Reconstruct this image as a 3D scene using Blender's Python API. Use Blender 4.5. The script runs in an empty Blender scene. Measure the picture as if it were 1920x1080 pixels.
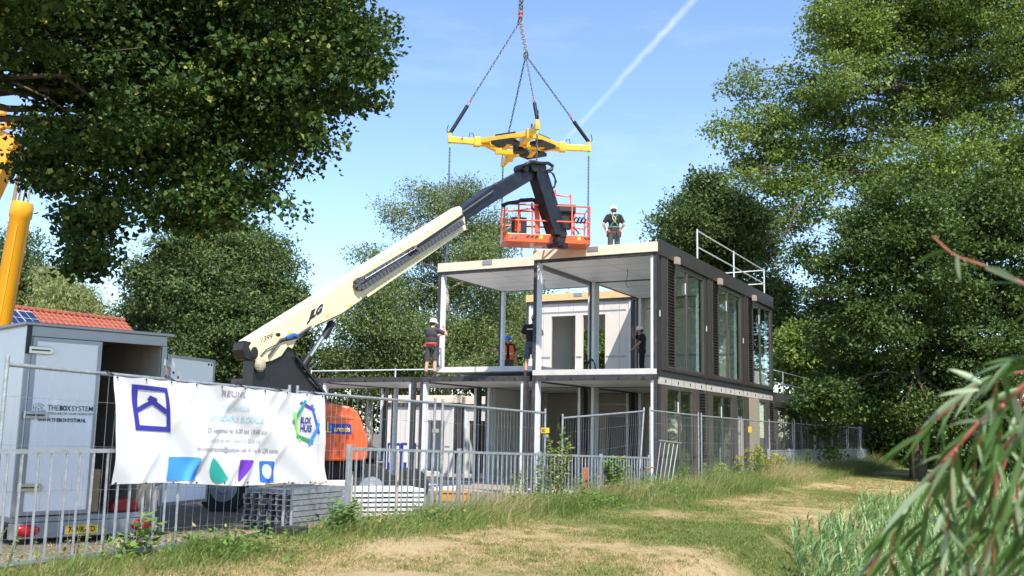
import bpy, bmesh, math, random
import numpy as np
from mathutils import Vector, Matrix
D = bpy.data
sc = bpy.context.scene
col = sc.collection
rad = math.radians
rng = np.random.default_rng(11)
rnd = random.Random(5)

# ------------------------------------------------------------------ camera geometry
F, PITCH, ROLL, EYE = 1864.37, 0.1436, 0.0193, 1.5
cp, sp, cr, sr = math.cos(PITCH), math.sin(PITCH), math.cos(ROLL), math.sin(ROLL)
RT = Vector((1, 0, 0)) * cr + Vector((0, -sp, cp)) * sr
UP = Vector((0, -sp, cp)) * cr - Vector((1, 0, 0)) * sr
FW = Vector((0, cp, sp))


def ray(px, py):
    return RT * ((px - 960) / F) - UP * ((py - 540) / F) + FW


def P(px, py, Y):
    d = ray(px, py)
    return d * (Y / d.y) + Vector((0, 0, EYE))


def PL(px, py, q, n):
    d = ray(px, py)
    o = Vector((0, 0, EYE))
    return o + d * ((q - o).dot(n) / d.dot(n))


# fence line: k counts railing bays, d = metres to the site side
FU = Vector((0.4801, 0.8772, 0))
FN = Vector((-0.8772, 0.4801, 0))
F0 = Vector((-2.18, 13.8, 0))
SBAY = 2.87


def FP(k, d, z):
    p = F0 + FU * (k * SBAY) + FN * d
    return Vector((p.x, p.y, z))


def gz(x, y):
    d = (np.asarray(x) + 2.18) * FN.x + (np.asarray(y) - 13.8) * FN.y
    return np.interp(d, [-60, -12, -9, -8, -6, -5.2, -4.4, -2, 0, .8, 3, 8, 90],
                     [0, 0, -.05, -.5, -.9, -.5, -.04, .04, .15, .1, -.15, -.3, -.3])


def gzs(x, y):
    return float(gz(x, y))


# building frame
BYAW = 0.496
BU = Vector((-math.cos(BYAW), math.sin(BYAW), 0))
BV = Vector((math.sin(BYAW), math.cos(BYAW), 0))
BC = Vector((3.916, 26.604, 0))


def B(u, v, z):
    return BC + BU * u + BV * v + Vector((0, 0, z))


# ------------------------------------------------------------------ mesh builder
Z = Vector((0, 0, 1))


class MB:
    def __init__(s):
        s.v = []
        s.f = []

    def add(s, vs, fs):
        b = len(s.v)
        s.v += [Vector(v) for v in vs]
        s.f += [tuple(i + b for i in f) for f in fs]
        return s

    def hexa(s, a):  # 8 corners: bottom 4 ccw, top 4
        return s.add(a, [(0, 3, 2, 1), (4, 5, 6, 7), (0, 1, 5, 4), (1, 2, 6, 5), (2, 3, 7, 6), (3, 0, 4, 7)])

    def box(s, c, sz, ax=None):
        x, y, z = ax or (Vector((1, 0, 0)), Vector((0, 1, 0)), Z)
        c = Vector(c)
        x, y, z = x * sz[0] / 2, y * sz[1] / 2, z * sz[2] / 2
        return s.hexa([c - x - y - z, c + x - y - z, c + x + y - z, c - x + y - z,
                       c - x - y + z, c + x - y + z, c + x + y + z, c - x + y + z])

    def beam(s, p0, p1, w, h, up=Z):
        p0, p1 = Vector(p0), Vector(p1)
        d = (p1 - p0).normalized()
        if abs(d.dot(up)) > .98:
            up = Vector((0, 1, 0))
        x = d.cross(up).normalized()
        y = x.cross(d)
        x, y = x * w / 2, y * h / 2
        return s.hexa([p0 - x - y, p0 + x - y, p1 + x - y, p1 - x - y, p0 - x + y, p0 + x + y, p1 + x + y, p1 - x + y])

    def bb(s, u0, u1, v0, v1, z0, z1):  # box in building axes
        return s.hexa([B(u1, v0, z0), B(u0, v0, z0), B(u0, v1, z0), B(u1, v1, z0),
                       B(u1, v0, z1), B(u0, v0, z1), B(u0, v1, z1), B(u1, v1, z1)])

    def tube(s, pts, r, n=8, closed=False):
        pts = [Vector(p) for p in pts]
        m = len(pts)
        rr = r if isinstance(r, (list, tuple)) else [r] * m
        rings = []
        prev = None
        for i, p in enumerate(pts):
            a = pts[max(i - 1, 0)]
            b = pts[min(i + 1, m - 1)]
            if closed:
                a, b = pts[i - 1], pts[(i + 1) % m]
            t = (b - a).normalized()
            if prev is None:
                x = t.orthogonal().normalized()
            else:
                x = prev - t * prev.dot(t)
                x = x.normalized() if x.length > 1e-6 else t.orthogonal().normalized()
            prev = x
            y = t.cross(x)
            rings.append([p + (x * math.cos(2 * math.pi * j / n) + y * math.sin(2 * math.pi * j / n)) * rr[i] for j in range(n)])
        vs = [v for R in rings for v in R]
        fs = []
        for i in range(m if closed else m - 1):
            a, b = i * n, ((i + 1) % m) * n
            for j in range(n):
                k = (j + 1) % n
                fs.append((a + j, a + k, b + k, b + j))
        if not closed:
            fs.append(tuple(range(n))[::-1])
            fs.append(tuple(range((m - 1) * n, m * n)))
        return s.add(vs, fs)

    def prism(s, poly, ext):
        poly = [Vector(p) for p in poly]
        ext = Vector(ext)
        n = len(poly)
        nn = Vector((0, 0, 0))
        for i in range(n):
            nn += poly[i].cross(poly[(i + 1) % n])
        if nn.dot(ext) > 0:
            poly = poly[::-1]
        return s.add(poly + [p + ext for p in poly],
                     [tuple(range(n)), tuple(range(n, 2 * n))[::-1]] +
                     [((i + 1) % n, i, n + i, n + (i + 1) % n) for i in range(n)])

    def ell(s, c, r, ax=None, nu=12, nv=8):
        x, y, z = ax or (Vector((1, 0, 0)), Vector((0, 1, 0)), Z)
        c = Vector(c)
        if not isinstance(r, (list, tuple)):
            r = (r, r, r)
        vs = [c - z * r[2]]
        for i in range(1, nv):
            a = math.pi * i / nv
            for j in range(nu):
                b = 2 * math.pi * j / nu
                vs.append(c + x * (r[0] * math.sin(a) * math.cos(b)) + y * (r[1] * math.sin(a) * math.sin(b)) - z * (r[2] * math.cos(a)))
        vs.append(c + z * r[2])
        fs = [(0, 1 + (j + 1) % nu, 1 + j) for j in range(nu)]
        for i in range(nv - 2):
            for j in range(nu):
                a, b = 1 + i * nu, 1 + (i + 1) * nu
                k = (j + 1) % nu
                fs.append((a + j, a + k, b + k, b + j))
        t = len(vs) - 1
        b = 1 + (nv - 2) * nu
        fs += [(t, b + j, b + (j + 1) % nu) for j in range(nu)]
        return s.add(vs, fs)

    def lathe(s, c, axis, prof, n=20):  # prof: (radius, distance along axis)
        axis = Vector(axis).normalized()
        x = axis.orthogonal().normalized()
        y = axis.cross(x)
        c = Vector(c)
        vs = []
        for r, h in prof:
            vs += [c + axis * h + (x * math.cos(2 * math.pi * j / n) + y * math.sin(2 * math.pi * j / n)) * r for j in range(n)]
        fs = []
        for i in range(len(prof) - 1):
            for j in range(n):
                k = (j + 1) % n
                fs.append((i * n + j, i * n + k, (i + 1) * n + k, (i + 1) * n + j))
        fs.append(tuple(range(n))[::-1])
        fs.append(tuple(range((len(prof) - 1) * n, len(prof) * n)))
        return s.add(vs, fs)

    def build(s, name, mat, parent=None, smooth=False, bevel=0, **kw):
        off = wloc(parent)
        me = D.meshes.new(name)
        me.from_pydata([v - off for v in s.v], [], s.f)
        bm = bmesh.new()
        bm.from_mesh(me)
        bmesh.ops.recalc_face_normals(bm, faces=bm.faces)
        bm.to_mesh(me)
        bm.free()
        o = link(name, me, mat, parent, smooth)
        if bevel:
            m = o.modifiers.new('edge', 'BEVEL')
            m.width = bevel
            m.segments = 2
            m.limit_method = 'ANGLE'
        return tag(o, **kw)


def wloc(p):
    o = Vector((0, 0, 0))
    while p is not None:
        o += p.location
        p = p.parent
    return o


def link(name, me, mat, parent=None, smooth=False):
    o = D.objects.new(name, me)
    if mat is not None:
        me.materials.append(mat)
    if smooth is True:
        me.polygons.foreach_set('use_smooth', [True] * len(me.polygons))
    elif smooth:
        me.polygons.foreach_set('use_smooth', [True] * len(me.polygons))
        try:
            me.set_sharp_from_angle(angle=rad(smooth))
        except Exception:
            pass
    col.objects.link(o)
    if parent is not None:
        o.parent = parent
    return o


def tag(o, label=None, cat=None, group=None, kind=None):
    if label:
        o['label'] = label
    if cat:
        o['category'] = cat
    if group:
        o['group'] = group
    if kind:
        o['kind'] = kind
    return o


def root(name, label, cat, loc, group=None):
    o = D.objects.new(name, None)
    o.empty_display_size = .2
    o.location = Vector(loc)
    col.objects.link(o)
    return tag(o, label, cat, group)


def copy_tree(o, parent=None):
    c = o.copy()
    col.objects.link(c)
    c.parent = parent
    for ch in list(o.children):
        copy_tree(ch, c)
    return c


def np_mesh(name, V, Fc, mat, parent=None, var=None, smooth=False, **kw):
    V = np.asarray(V, dtype=np.float32) - np.array(wloc(parent), dtype=np.float32)
    Fc = np.asarray(Fc, dtype=np.int32)
    me = D.meshes.new(name)
    n, k = Fc.shape
    me.vertices.add(len(V))
    me.vertices.foreach_set('co', V.ravel())
    me.loops.add(n * k)
    me.loops.foreach_set('vertex_index', Fc.ravel())
    me.polygons.add(n)
    me.polygons.foreach_set('loop_start', np.arange(0, n * k, k, dtype=np.int32))
    me.update(calc_edges=True)
    if var is not None:
        a = me.attributes.new('var', 'FLOAT', 'POINT')
        a.data.foreach_set('value', np.asarray(var, dtype=np.float32))
    o = link(name, me, mat, parent, smooth)
    return tag(o, **kw)


# ------------------------------------------------------------------ materials
def nodes_of(m):
    m.use_nodes = True
    nt = m.node_tree
    return nt, nt.nodes, nt.links, nt.nodes['Principled BSDF']


def mat(name, c, rough=.5, metal=0, vary=.12, scale=3.0, bump=0, bscale=40, dirt=None, dscale=1.5, damt=.5, coat=0, spec=.5):
    m = D.materials.new(name)
    nt, N, Lk, b = nodes_of(m)
    tc = N.new('ShaderNodeTexCoord')
    nz = N.new('ShaderNodeTexNoise')
    nz.inputs['Scale'].default_value = scale
    nz.inputs['Detail'].default_value = 6
    nz.inputs['Roughness'].default_value = .65
    Lk.new(tc.outputs['Object'], nz.inputs['Vector'])
    rp = N.new('ShaderNodeValToRGB')
    rp.color_ramp.elements[0].position = .3
    rp.color_ramp.elements[1].position = .7
    rp.color_ramp.elements[0].color = [max(0, x * (1 - vary)) for x in c] + [1]
    rp.color_ramp.elements[1].color = [min(1, x * (1 + vary)) for x in c] + [1]
    Lk.new(nz.outputs['Fac'], rp.inputs['Fac'])
    out = rp.outputs['Color']
    if dirt:
        n2 = N.new('ShaderNodeTexNoise')
        n2.inputs['Scale'].default_value = dscale
        n2.inputs['Detail'].default_value = 9
        n2.inputs['Roughness'].default_value = .7
        Lk.new(tc.outputs['Object'], n2.inputs['Vector'])
        r2 = N.new('ShaderNodeValToRGB')
        r2.color_ramp.elements[0].position = .5
        r2.color_ramp.elements[1].position = .78
        r2.color_ramp.elements[0].color = (0, 0, 0, 1)
        r2.color_ramp.elements[1].color = (damt, damt, damt, 1)
        Lk.new(n2.outputs['Fac'], r2.inputs['Fac'])
        mx = N.new('ShaderNodeMix')
        mx.data_type = 'RGBA'
        Lk.new(r2.outputs['Color'], mx.inputs[0])
        Lk.new(out, mx.inputs[6])
        mx.inputs[7].default_value = list(dirt) + [1]
        out = mx.outputs[2]
    Lk.new(out, b.inputs['Base Color'])
    mr = N.new('ShaderNodeMapRange')
    mr.inputs['To Min'].default_value = max(.03, rough - .1)
    mr.inputs['To Max'].default_value = min(1, rough + .12)
    Lk.new(nz.outputs['Fac'], mr.inputs['Value'])
    Lk.new(mr.outputs['Result'], b.inputs['Roughness'])
    b.inputs['Metallic'].default_value = metal
    b.inputs['Specular IOR Level'].default_value = spec
    b.inputs['Coat Weight'].default_value = coat
    if bump:
        n3 = N.new('ShaderNodeTexNoise')
        n3.inputs['Scale'].default_value = bscale
        n3.inputs['Detail'].default_value = 5
        Lk.new(tc.outputs['Object'], n3.inputs['Vector'])
        bp = N.new('ShaderNodeBump')
        bp.inputs['Strength'].default_value = bump
        bp.inputs['Distance'].default_value = .02
        Lk.new(n3.outputs['Fac'], bp.inputs['Height'])
        Lk.new(bp.outputs['Normal'], b.inputs['Normal'])
    return m


def leafmat(name, stops, trans=.35, rough=.45, spec=.4):
    """stops: list of (pos, colour) read by the per-leaf attribute"""
    m = D.materials.new(name)
    nt, N, Lk, b = nodes_of(m)
    at = N.new('ShaderNodeAttribute')
    at.attribute_name = 'var'
    rp = N.new('ShaderNodeValToRGB')
    cr_ = rp.color_ramp
    while len(cr_.elements) < len(stops):
        cr_.elements.new(.5)
    for e, (p, c) in zip(cr_.elements, stops):
        e.position = p
        e.color = list(c) + [1]
    Lk.new(at.outputs['Fac'], rp.inputs['Fac'])
    Lk.new(rp.outputs['Color'], b.inputs['Base Color'])
    b.inputs['Roughness'].default_value = rough
    b.inputs['Specular IOR Level'].default_value = spec
    if trans:
        tr = N.new('ShaderNodeBsdfTranslucent')
        hs = N.new('ShaderNodeHueSaturation')
        hs.inputs['Hue'].default_value = .485
        hs.inputs['Value'].default_value = 1.5
        Lk.new(rp.outputs['Color'], hs.inputs['Color'])
        Lk.new(hs.outputs['Color'], tr.inputs['Color'])
        mx = N.new('ShaderNodeMixShader')
        mx.inputs[0].default_value = trans
        Lk.new(b.outputs[0], mx.inputs[1])
        Lk.new(tr.outputs[0], mx.inputs[2])
        Lk.new(mx.outputs[0], N['Material Output'].inputs['Surface'])
    return m


M = {}
M['galv'] = mat('galvanised steel', (.42, .44, .46), .5, .7, .22, 14, .15, 60, (.25, .25, .25), 6, .5)
M['wire'] = mat('zinc wire', (.50, .52, .54), .5, .5, .15, 8)
M['cream'] = mat('cream roof edge', (.80, .66, .50), .6, 0, .05, 2, .1, 30, (.46, .33, .22), 2.2, .5)
M['ply'] = mat('plywood edge', (.72, .47, .22), .65, 0, .12, 4)
M['white_panel'] = mat('white panel', (.74, .73, .71), .5, 0, .04, 1.5, 0, 30, (.45, .42, .38), 1.8, .5)
M['ceiling'] = mat('ceiling panel', (.72, .72, .71), .42, 0, .03, .8, 0, 30, (.55, .54, .52), 1.6, .35)
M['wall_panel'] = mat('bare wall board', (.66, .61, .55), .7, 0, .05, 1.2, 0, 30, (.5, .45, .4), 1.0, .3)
M['wall_low_shade'] = mat('shade-darkened ground floor wall board', (.34, .30, .25), .7, 0, .06, 1.2, 0, 30, (.25, .22, .18), 1.0, .3)  # darker copy of the bare wall board, room shade put into its colour
M['seam'] = mat('panel seam', (.36, .33, .30), .7)
M['wall_grey'] = mat('grey wall board', (.55, .54, .52), .7, 0, .05, 1.2)
M['post'] = mat('white steel post', (.70, .74, .80), .4, 0, .05, 3, 0, 30, (.38, .37, .36), 4, .5)
M['dark_steel'] = mat('dark steel beam', (.055, .052, .055), .5, .2, .25, 5, .1, 30, (.16, .15, .14), 3, .6)
M['seal'] = mat('black rubber seal', (.018, .018, .02), .6)
M['brown'] = mat('brown facade metal', (.040, .034, .030), .45, .2, .12, 2, 0, 30, (.065, .056, .05), 1.5, .3)
M['brown2'] = mat('bronze window frame', (.085, .07, .06), .4, .3, .1, 3)
M['beige'] = mat('beige facade board', (.30, .25, .18), .6, 0, .06, 2)
M['capwood'] = mat('pink timber cap', (.36, .28, .23), .6)
M['louvre'] = mat('dark louvre', (.02, .018, .016), .5)
M['strip'] = mat('grey cream fixing strip', (.44, .41, .36), .7, 0, .08, 3, .2, 30, (.3, .26, .22), 2, .5)
M['concrete'] = mat('floor slab edge', (.62, .59, .55), .7, 0, .08, 3, .2, 30, (.42, .38, .34), 2, .5)
M['boom'] = mat('cream boom paint', (.76, .66, .40), .35, 0, .04, 2, 0, 30, (.36, .29, .17), 2.6, .55, .2)
M['navy'] = mat('blue black steel', (.012, .014, .022), .35, .2, .3, 4, 0, 30, (.05, .05, .06), 3, .4)
M['black'] = mat('black paint', (.012, .012, .013), .45, 0, .3, 5)
M['chainlink'] = mat('grey cable chain', (.10, .10, .11), .45, .4, .3, 20)
M['chrome'] = mat('chrome rod', (.75, .76, .78), .15, 1, .05, 5)
M['orange'] = mat('orange machine paint', (.72, .10, .015), .35, 0, .08, 3, 0, 30, (.45, .08, .02), 2, .4, .3)
M['rail_orange'] = mat('orange basket tube', (.78, .13, .05), .4, 0, .08, 6)
M['yellow'] = mat('yellow crane paint', (.78, .44, .02), .35, 0, .08, 3, 0, 30, (.30, .17, .04), 4, .7, .2)
M['crane'] = mat('amber crane paint', (.85, .38, .01), .3, 0, .05, 2, 0, 30, (.6, .28, .02), 2, .3, .4)
M['rubber'] = mat('tyre rubber', (.02, .02, .02), .8)
M['chain'] = mat('steel chain', (.09, .09, .11), .45, .6, .3, 30)
M['redlink'] = mat('red shackle', (.55, .07, .05), .4)
M['trailer'] = mat('trailer white panel', (.86, .86, .86), .3, 0, .04, 1.2, 0, 30, (.5, .5, .52), 1.2, .3)
M['trailer_frame'] = mat('grey aluminium', (.33, .34, .36), .4, .5, .1, 4)
M['inside'] = mat('trailer lining', (.38, .34, .30), .7)
M['stainless'] = mat('steel hinge', (.55, .54, .5), .28, .9, .1, 10)
M['red_lens'] = mat('red lamp lens', (.5, .015, .02), .2)
M['plate'] = mat('yellow plate', (.80, .52, .02), .4)
M['ink'] = mat('black print', (.02, .02, .022), .5)
M['blue_logo'] = mat('deep blue print', (.03, .028, .30), .5, 0, .05)
M['sky_blue'] = mat('sky blue print', (.05, .27, .80), .5, 0, .05)
M['mid_blue'] = mat('royal blue print', (.02, .13, .60), .5, 0, .05)
M['teal'] = mat('teal print', (.02, .33, .28), .5, 0, .05)
M['purple'] = mat('purple print', (.13, .02, .38), .5, 0, .05)
M['lime'] = mat('lime print', (.30, .68, .12), .5, 0, .05)
M['green_print'] = mat('green print', (.04, .30, .10), .5, 0, .05)
M['cyan_pale'] = mat('pale cyan print', (.38, .62, .72), .5, 0, .05)
M['grey_print'] = mat('grey print', (.24, .22, .26), .5, 0, .05)
M['pale_print'] = mat('pale grey print', (.45, .45, .46), .5, 0, .05)
M['banner'] = mat('white banner cloth', (.66, .66, .68), .5, 0, .02, 1)
M['wood'] = mat('weathered wood', (.42, .35, .26), .8, 0, .2, 8, .3, 30)
M['redwood'] = mat('orange painted stake', (.30, .10, .045), .7, 0, .2, 8)
M['alu'] = mat('bright aluminium', (.75, .77, .79), .35, .5, .1, 8)
M['cardboard'] = mat('cardboard', (.36, .24, .14), .8)
M['skin'] = mat('skin', (.60, .32, .22), .5, 0, .08, 20)
M['skin_dark'] = mat('tanned skin', (.42, .21, .13), .5, 0, .08, 20)
M['tee_grey'] = mat('dark grey cotton', (.045, .045, .055), .85, 0, .15, 12, .3, 25)
M['tee_black'] = mat('black cotton', (.012, .012, .014), .85, 0, .2, 12, .3, 25)
M['short_grey'] = mat('charcoal work cloth', (.055, .053, .056), .8, 0, .2, 12, .3, 25)
M['denim'] = mat('grey blue work cloth', (.07, .10, .14), .8, 0, .3, 9, .3, 25)
M['hat_white'] = mat('white helmet', (.85, .86, .87), .25)
M['hat_yellow'] = mat('yellow helmet', (.80, .66, .06), .25)
M['hat_blue'] = mat('blue helmet', (.02, .17, .62), .25)
M['vest'] = mat('orange vest cloth', (.85, .13, .03), .6, 0, .08, 10)
M['reflect'] = mat('grey reflective tape', (.6, .6, .58), .4)
M['harness'] = mat('green webbing', (.10, .20, .12), .7)
M['rope'] = mat('pale rope', (.55, .60, .42), .7)
M['boots'] = mat('work boot leather', (.03, .025, .02), .6)
M['hair'] = mat('short brown hair', (.05, .03, .02), .7)
M['tile'] = None
M['solar'] = mat('solar cell', (.01, .02, .07), .15, 0, .2, 2)
M['brick'] = mat('house brick', (.30, .19, .13), .8, 0, .2, 6)
M['bark'] = mat('tree bark', (.11, .085, .06), .9, 0, .35, 6, .6, 12)
M['birchbark'] = mat('pale bark', (.40, .36, .31), .8, 0, .3, 5, .3, 12)
M['twig'] = mat('red willow twig', (.36, .11, .07), .6, 0, .2, 20)
M['glasslamp'] = mat('amber sticker', (.8, .5, .02), .4)
M['blue_plastic'] = mat('blue plastic', (.02, .12, .45), .5)

# window glass: dark, mirror-like, slightly see-through
m = D.materials.new('window glass')
nt, N, Lk, b = nodes_of(m)
gl = N.new('ShaderNodeBsdfGlossy')
gl.inputs['Roughness'].default_value = .03
gl.inputs['Color'].default_value = (.80, .92, .90, 1)
tp = N.new('ShaderNodeBsdfTransparent')
tp.inputs['Color'].default_value = (.86, .93, .90, 1)
lw = N.new('ShaderNodeLayerWeight')
lw.inputs['Blend'].default_value = .5
pw = N.new('ShaderNodeMath')
pw.operation = 'POWER'
pw.inputs[1].default_value = 3.2
Lk.new(lw.outputs['Facing'], pw.inputs[0])
fr = N.new('ShaderNodeMath')
fr.operation = 'MULTIPLY_ADD'
fr.inputs[1].default_value = .85
fr.inputs[2].default_value = .05
Lk.new(pw.outputs[0], fr.inputs[0])
mx = N.new('ShaderNodeMixShader')
Lk.new(fr.outputs[0], mx.inputs[0])
Lk.new(tp.outputs[0], mx.inputs[1])
Lk.new(gl.outputs[0], mx.inputs[2])
nz = N.new('ShaderNodeTexNoise')
nz.inputs['Scale'].default_value = .9
tcg = N.new('ShaderNodeTexCoord')
Lk.new(tcg.outputs['Object'], nz.inputs['Vector'])
bp = N.new('ShaderNodeBump')
bp.inputs['Strength'].default_value = .05
bp.inputs['Distance'].default_value = .1
Lk.new(nz.outputs['Fac'], bp.inputs['Height'])
Lk.new(bp.outputs['Normal'], gl.inputs['Normal'])
Lk.new(mx.outputs[0], N['Material Output'].inputs['Surface'])
M['glass'] = m

# roof tiles
m = D.materials.new('red roof tiles')
nt, N, Lk, b = nodes_of(m)
tc = N.new('ShaderNodeTexCoord')
br = N.new('ShaderNodeTexNoise')
br.inputs['Scale'].default_value = 2.5
br.inputs['Detail'].default_value = 6
Lk.new(tc.outputs['Object'], br.inputs['Vector'])
rp = N.new('ShaderNodeValToRGB')
rp.color_ramp.elements[0].color = (.24, .058, .034, 1)
rp.color_ramp.elements[1].color = (.38, .12, .07, 1)
Lk.new(br.outputs['Fac'], rp.inputs['Fac'])
Lk.new(rp.outputs['Color'], b.inputs['Base Color'])
b.inputs['Roughness'].default_value = .7
M['tile'] = m

# ------------------------------------------------------------------ lettering
def text_geo(body, bold=0.0, shear=0.0, size=1.0):
    cu = D.curves.new('lettering', 'FONT')
    cu.body = body
    cu.size = size
    cu.offset = bold
    cu.shear = shear
    cu.resolution_u = 3
    o = D.objects.new('lettering', cu)
    col.objects.link(o)
    dg = bpy.context.evaluated_depsgraph_get()
    me = o.evaluated_get(dg).to_mesh()
    vs = [v.co.copy() for v in me.vertices]
    fs = [tuple(p.vertices) for p in me.polygons]
    o.evaluated_get(dg).to_mesh_clear()
    D.objects.remove(o)
    D.curves.remove(cu)
    return vs, fs


def letters(body, c00, c10, c11, c01, name, mt, parent, bold=0., shear=0., off=Vector((0, 0, 0)), warp=None, fit=True, **kw):
    """lay a word on the quad bottom-left, bottom-right, top-right, top-left"""
    vs, fs = text_geo(body, bold, shear)
    xs = [v.x for v in vs]
    ys = [v.y for v in vs]
    x0, x1, y0, y1 = min(xs), max(xs), min(ys), max(ys)
    mb = MB()
    out = []
    for v in vs:
        a = (v.x - x0) / (x1 - x0)
        c = (v.y - y0) / max(1e-6, y1 - y0)
        p = (c00 * (1 - a) + c10 * a) * (1 - c) + (c01 * (1 - a) + c11 * a) * c
        p = p + off
        out.append(warp(p) if warp else p)
    mb.add(out, fs)
    off_ = wloc(parent)
    me = D.meshes.new(name)
    me.from_pydata([v - off_ for v in mb.v], [], mb.f)
    o = link(name, me, mt, parent)
    return tag(o, **kw)
# ------------------------------------------------------------------ world, sun
SUN = Vector((-.25 * .574, .968 * .574, -.819)).normalized()
w = D.worlds.new('World')
sc.world = w
w.use_nodes = True
nt = w.node_tree
N, Lk = nt.nodes, nt.links
bg = N['Background']
sky = N.new('ShaderNodeTexSky')
sky.sky_type = 'NISHITA'
sky.sun_disc = False
sky.sun_elevation = math.asin(-SUN.z)
sky.sun_rotation = math.atan2(-SUN.x, -SUN.y)
sky.air_density = 1.0
sky.dust_density = .1
sky.ozone_density = 3.0
tc = N.new('ShaderNodeTexCoord')


def vm(op, a, b):
    n = N.new('ShaderNodeVectorMath')
    n.operation = op
    Lk.new(a, n.inputs[0])
    if isinstance(b, (tuple, Vector)):
        n.inputs[1].default_value = tuple(b)
    else:
        Lk.new(b, n.inputs[1])
    return n


def mth(op, a, b=None, clamp=False):
    n = N.new('ShaderNodeMath')
    n.operation = op
    n.use_clamp = clamp
    for i, x in enumerate((a, b)):
        if x is None:
            continue
        if isinstance(x, (int, float)):
            n.inputs[i].default_value = x
        else:
            Lk.new(x, n.inputs[i])
    return n.outputs[0]


# a vapour trail across the sky: a thin band along a great circle, broken up by noise
d0, d1 = ray(1300, 0).normalized(), ray(1010, 318).normalized()
nrm = d0.cross(d1).normalized()
tdir = (d0 - d1).normalized()
nzw = N.new('ShaderNodeTexNoise')
nzw.inputs['Scale'].default_value = 60
nzw.inputs['Detail'].default_value = 5
Lk.new(tc.outputs['Generated'], nzw.inputs['Vector'])
dist = vm('DOT_PRODUCT', tc.outputs['Generated'], nrm).outputs['Value']
along = vm('DOT_PRODUCT', vm('SUBTRACT', tc.outputs['Generated'], d1).outputs[0], tdir).outputs['Value']
wob = mth('MULTIPLY', mth('SUBTRACT', nzw.outputs['Fac'], .5), .006)
width = mth('ADD', mth('MULTIPLY', along, .009), .0030)
q = mth('DIVIDE', mth('ABSOLUTE', mth('ADD', dist, wob)), width)
band = mth('SUBTRACT', 1, q, True)
band = mth('MULTIPLY', band, mth('MULTIPLY', mth('ADD', mth('MULTIPLY', along, 2.6), .16), 1.0, True), True)
nz2 = N.new('ShaderNodeTexNoise')
nz2.inputs['Scale'].default_value = 22
nz2.inputs['Detail'].default_value = 6
Lk.new(tc.outputs['Generated'], nz2.inputs['Vector'])
band = mth('MULTIPLY', band, mth('MULTIPLY', nz2.outputs['Fac'], 1.15, True), True)
# faint high cirrus
mp = N.new('ShaderNodeMapping')
mp.inputs['Scale'].default_value = (2.2, 1.2, 9)
mp.inputs['Rotation'].default_value = (0, .25, 0)
Lk.new(tc.outputs['Generated'], mp.inputs['Vector'])
nz3 = N.new('ShaderNodeTexNoise')
nz3.inputs['Scale'].default_value = 2.0
nz3.inputs['Detail'].default_value = 8
nz3.inputs['Roughness'].default_value = .6
Lk.new(mp.outputs[0], nz3.inputs['Vector'])
cir = mth('MULTIPLY', mth('SUBTRACT', nz3.outputs['Fac'], .52, True), .55, True)
cloud = mth('MAXIMUM', mth('MULTIPLY', band, .75), cir)
mx = N.new('ShaderNodeMix')
mx.data_type = 'RGBA'
Lk.new(cloud, mx.inputs[0])
Lk.new(sky.outputs[0], mx.inputs[6])
mx.inputs[7].default_value = (5.5, 6.0, 6.6, 1)
Lk.new(mx.outputs[2], bg.inputs['Color'])
bg.inputs['Strength'].default_value = .15

sun = D.lights.new('sun', 'SUN')
sun.energy = 4.6
sun.angle = rad(.55)
sun.color = (1, .95, .87)
so = D.objects.new('sun', sun)
so.rotation_euler = SUN.to_track_quat('-Z', 'Y').to_euler()
so.location = (0, 0, 60)
col.objects.link(so)

# ------------------------------------------------------------------ ground
_tab = rng.random((64, 64))


def vnoise(x, y, s):
    x = np.asarray(x) * s
    y = np.asarray(y) * s
    xi, yi = np.floor(x).astype(int), np.floor(y).astype(int)
    fx, fy = x - xi, y - yi
    fx, fy = fx * fx * (3 - 2 * fx), fy * fy * (3 - 2 * fy)
    a, b_ = _tab[xi % 64, yi % 64], _tab[(xi + 1) % 64, yi % 64]
    c, d_ = _tab[xi % 64, (yi + 1) % 64], _tab[(xi + 1) % 64, (yi + 1) % 64]
    return (a * (1 - fx) + b_ * fx) * (1 - fy) + (c * (1 - fx) + d_ * fx) * fy


def dry(x, y):
    n = vnoise(x, y, .33) * .36 + vnoise(x + 9, y + 3, .9) * .27 + vnoise(x, y, 2.7) * .20 + vnoise(x + 5, y, 6.1) * .17
    x, y = np.asarray(x), np.asarray(y)
    # trodden, sun-scorched patch in front, greener band further on
    n = n + .18 * np.exp(-((x + .3) ** 2 / 7 + (y - 11.5) ** 2 / 12)) - .16 * np.exp(-((x - 3.2) ** 2 / 4 + (y - 17.5) ** 2 / 14))
    n = n + .10 * np.exp(-((x - 9.5) ** 2 / 20 + (y - 33) ** 2 / 30))
    return np.clip((n - .325) / .30, 0, 1)


al = np.concatenate([[-900, -300, -120, -60, -40, -30, -24], np.arange(-20, 50, .3), [52, 55, 60, 66, 74, 84, 100, 130, 200, 400, 1500]])
dd = np.concatenate([[-900, -300, -100, -50, -30, -20, -15], np.arange(-12, 3, .22), np.arange(3, 12, .8), [13, 16, 20, 26, 34, 45, 60, 90, 150, 400, 1200]])
AA, DD = np.meshgrid(al, dd, indexing='ij')
GX = F0.x + FU.x * AA + FN.x * DD
GY = F0.y + FU.y * AA + FN.y * DD
GZ = gz(GX, GY) + (vnoise(GX, GY, .8) - .5) * .09 * (np.abs(DD) < 40) + (vnoise(GX, GY, 3.1) - .5) * .03
na, nd = AA.shape
idx = np.arange(na * nd).reshape(na, nd)
Fq = np.stack([idx[:-1, :-1].ravel(), idx[1:, :-1].ravel(), idx[1:, 1:].ravel(), idx[:-1, 1:].ravel()], 1)
gm = D.materials.new('ground soil and turf')
nt, N, Lk, b = nodes_of(gm)
at = N.new('ShaderNodeAttribute')
at.attribute_name = 'var'
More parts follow.
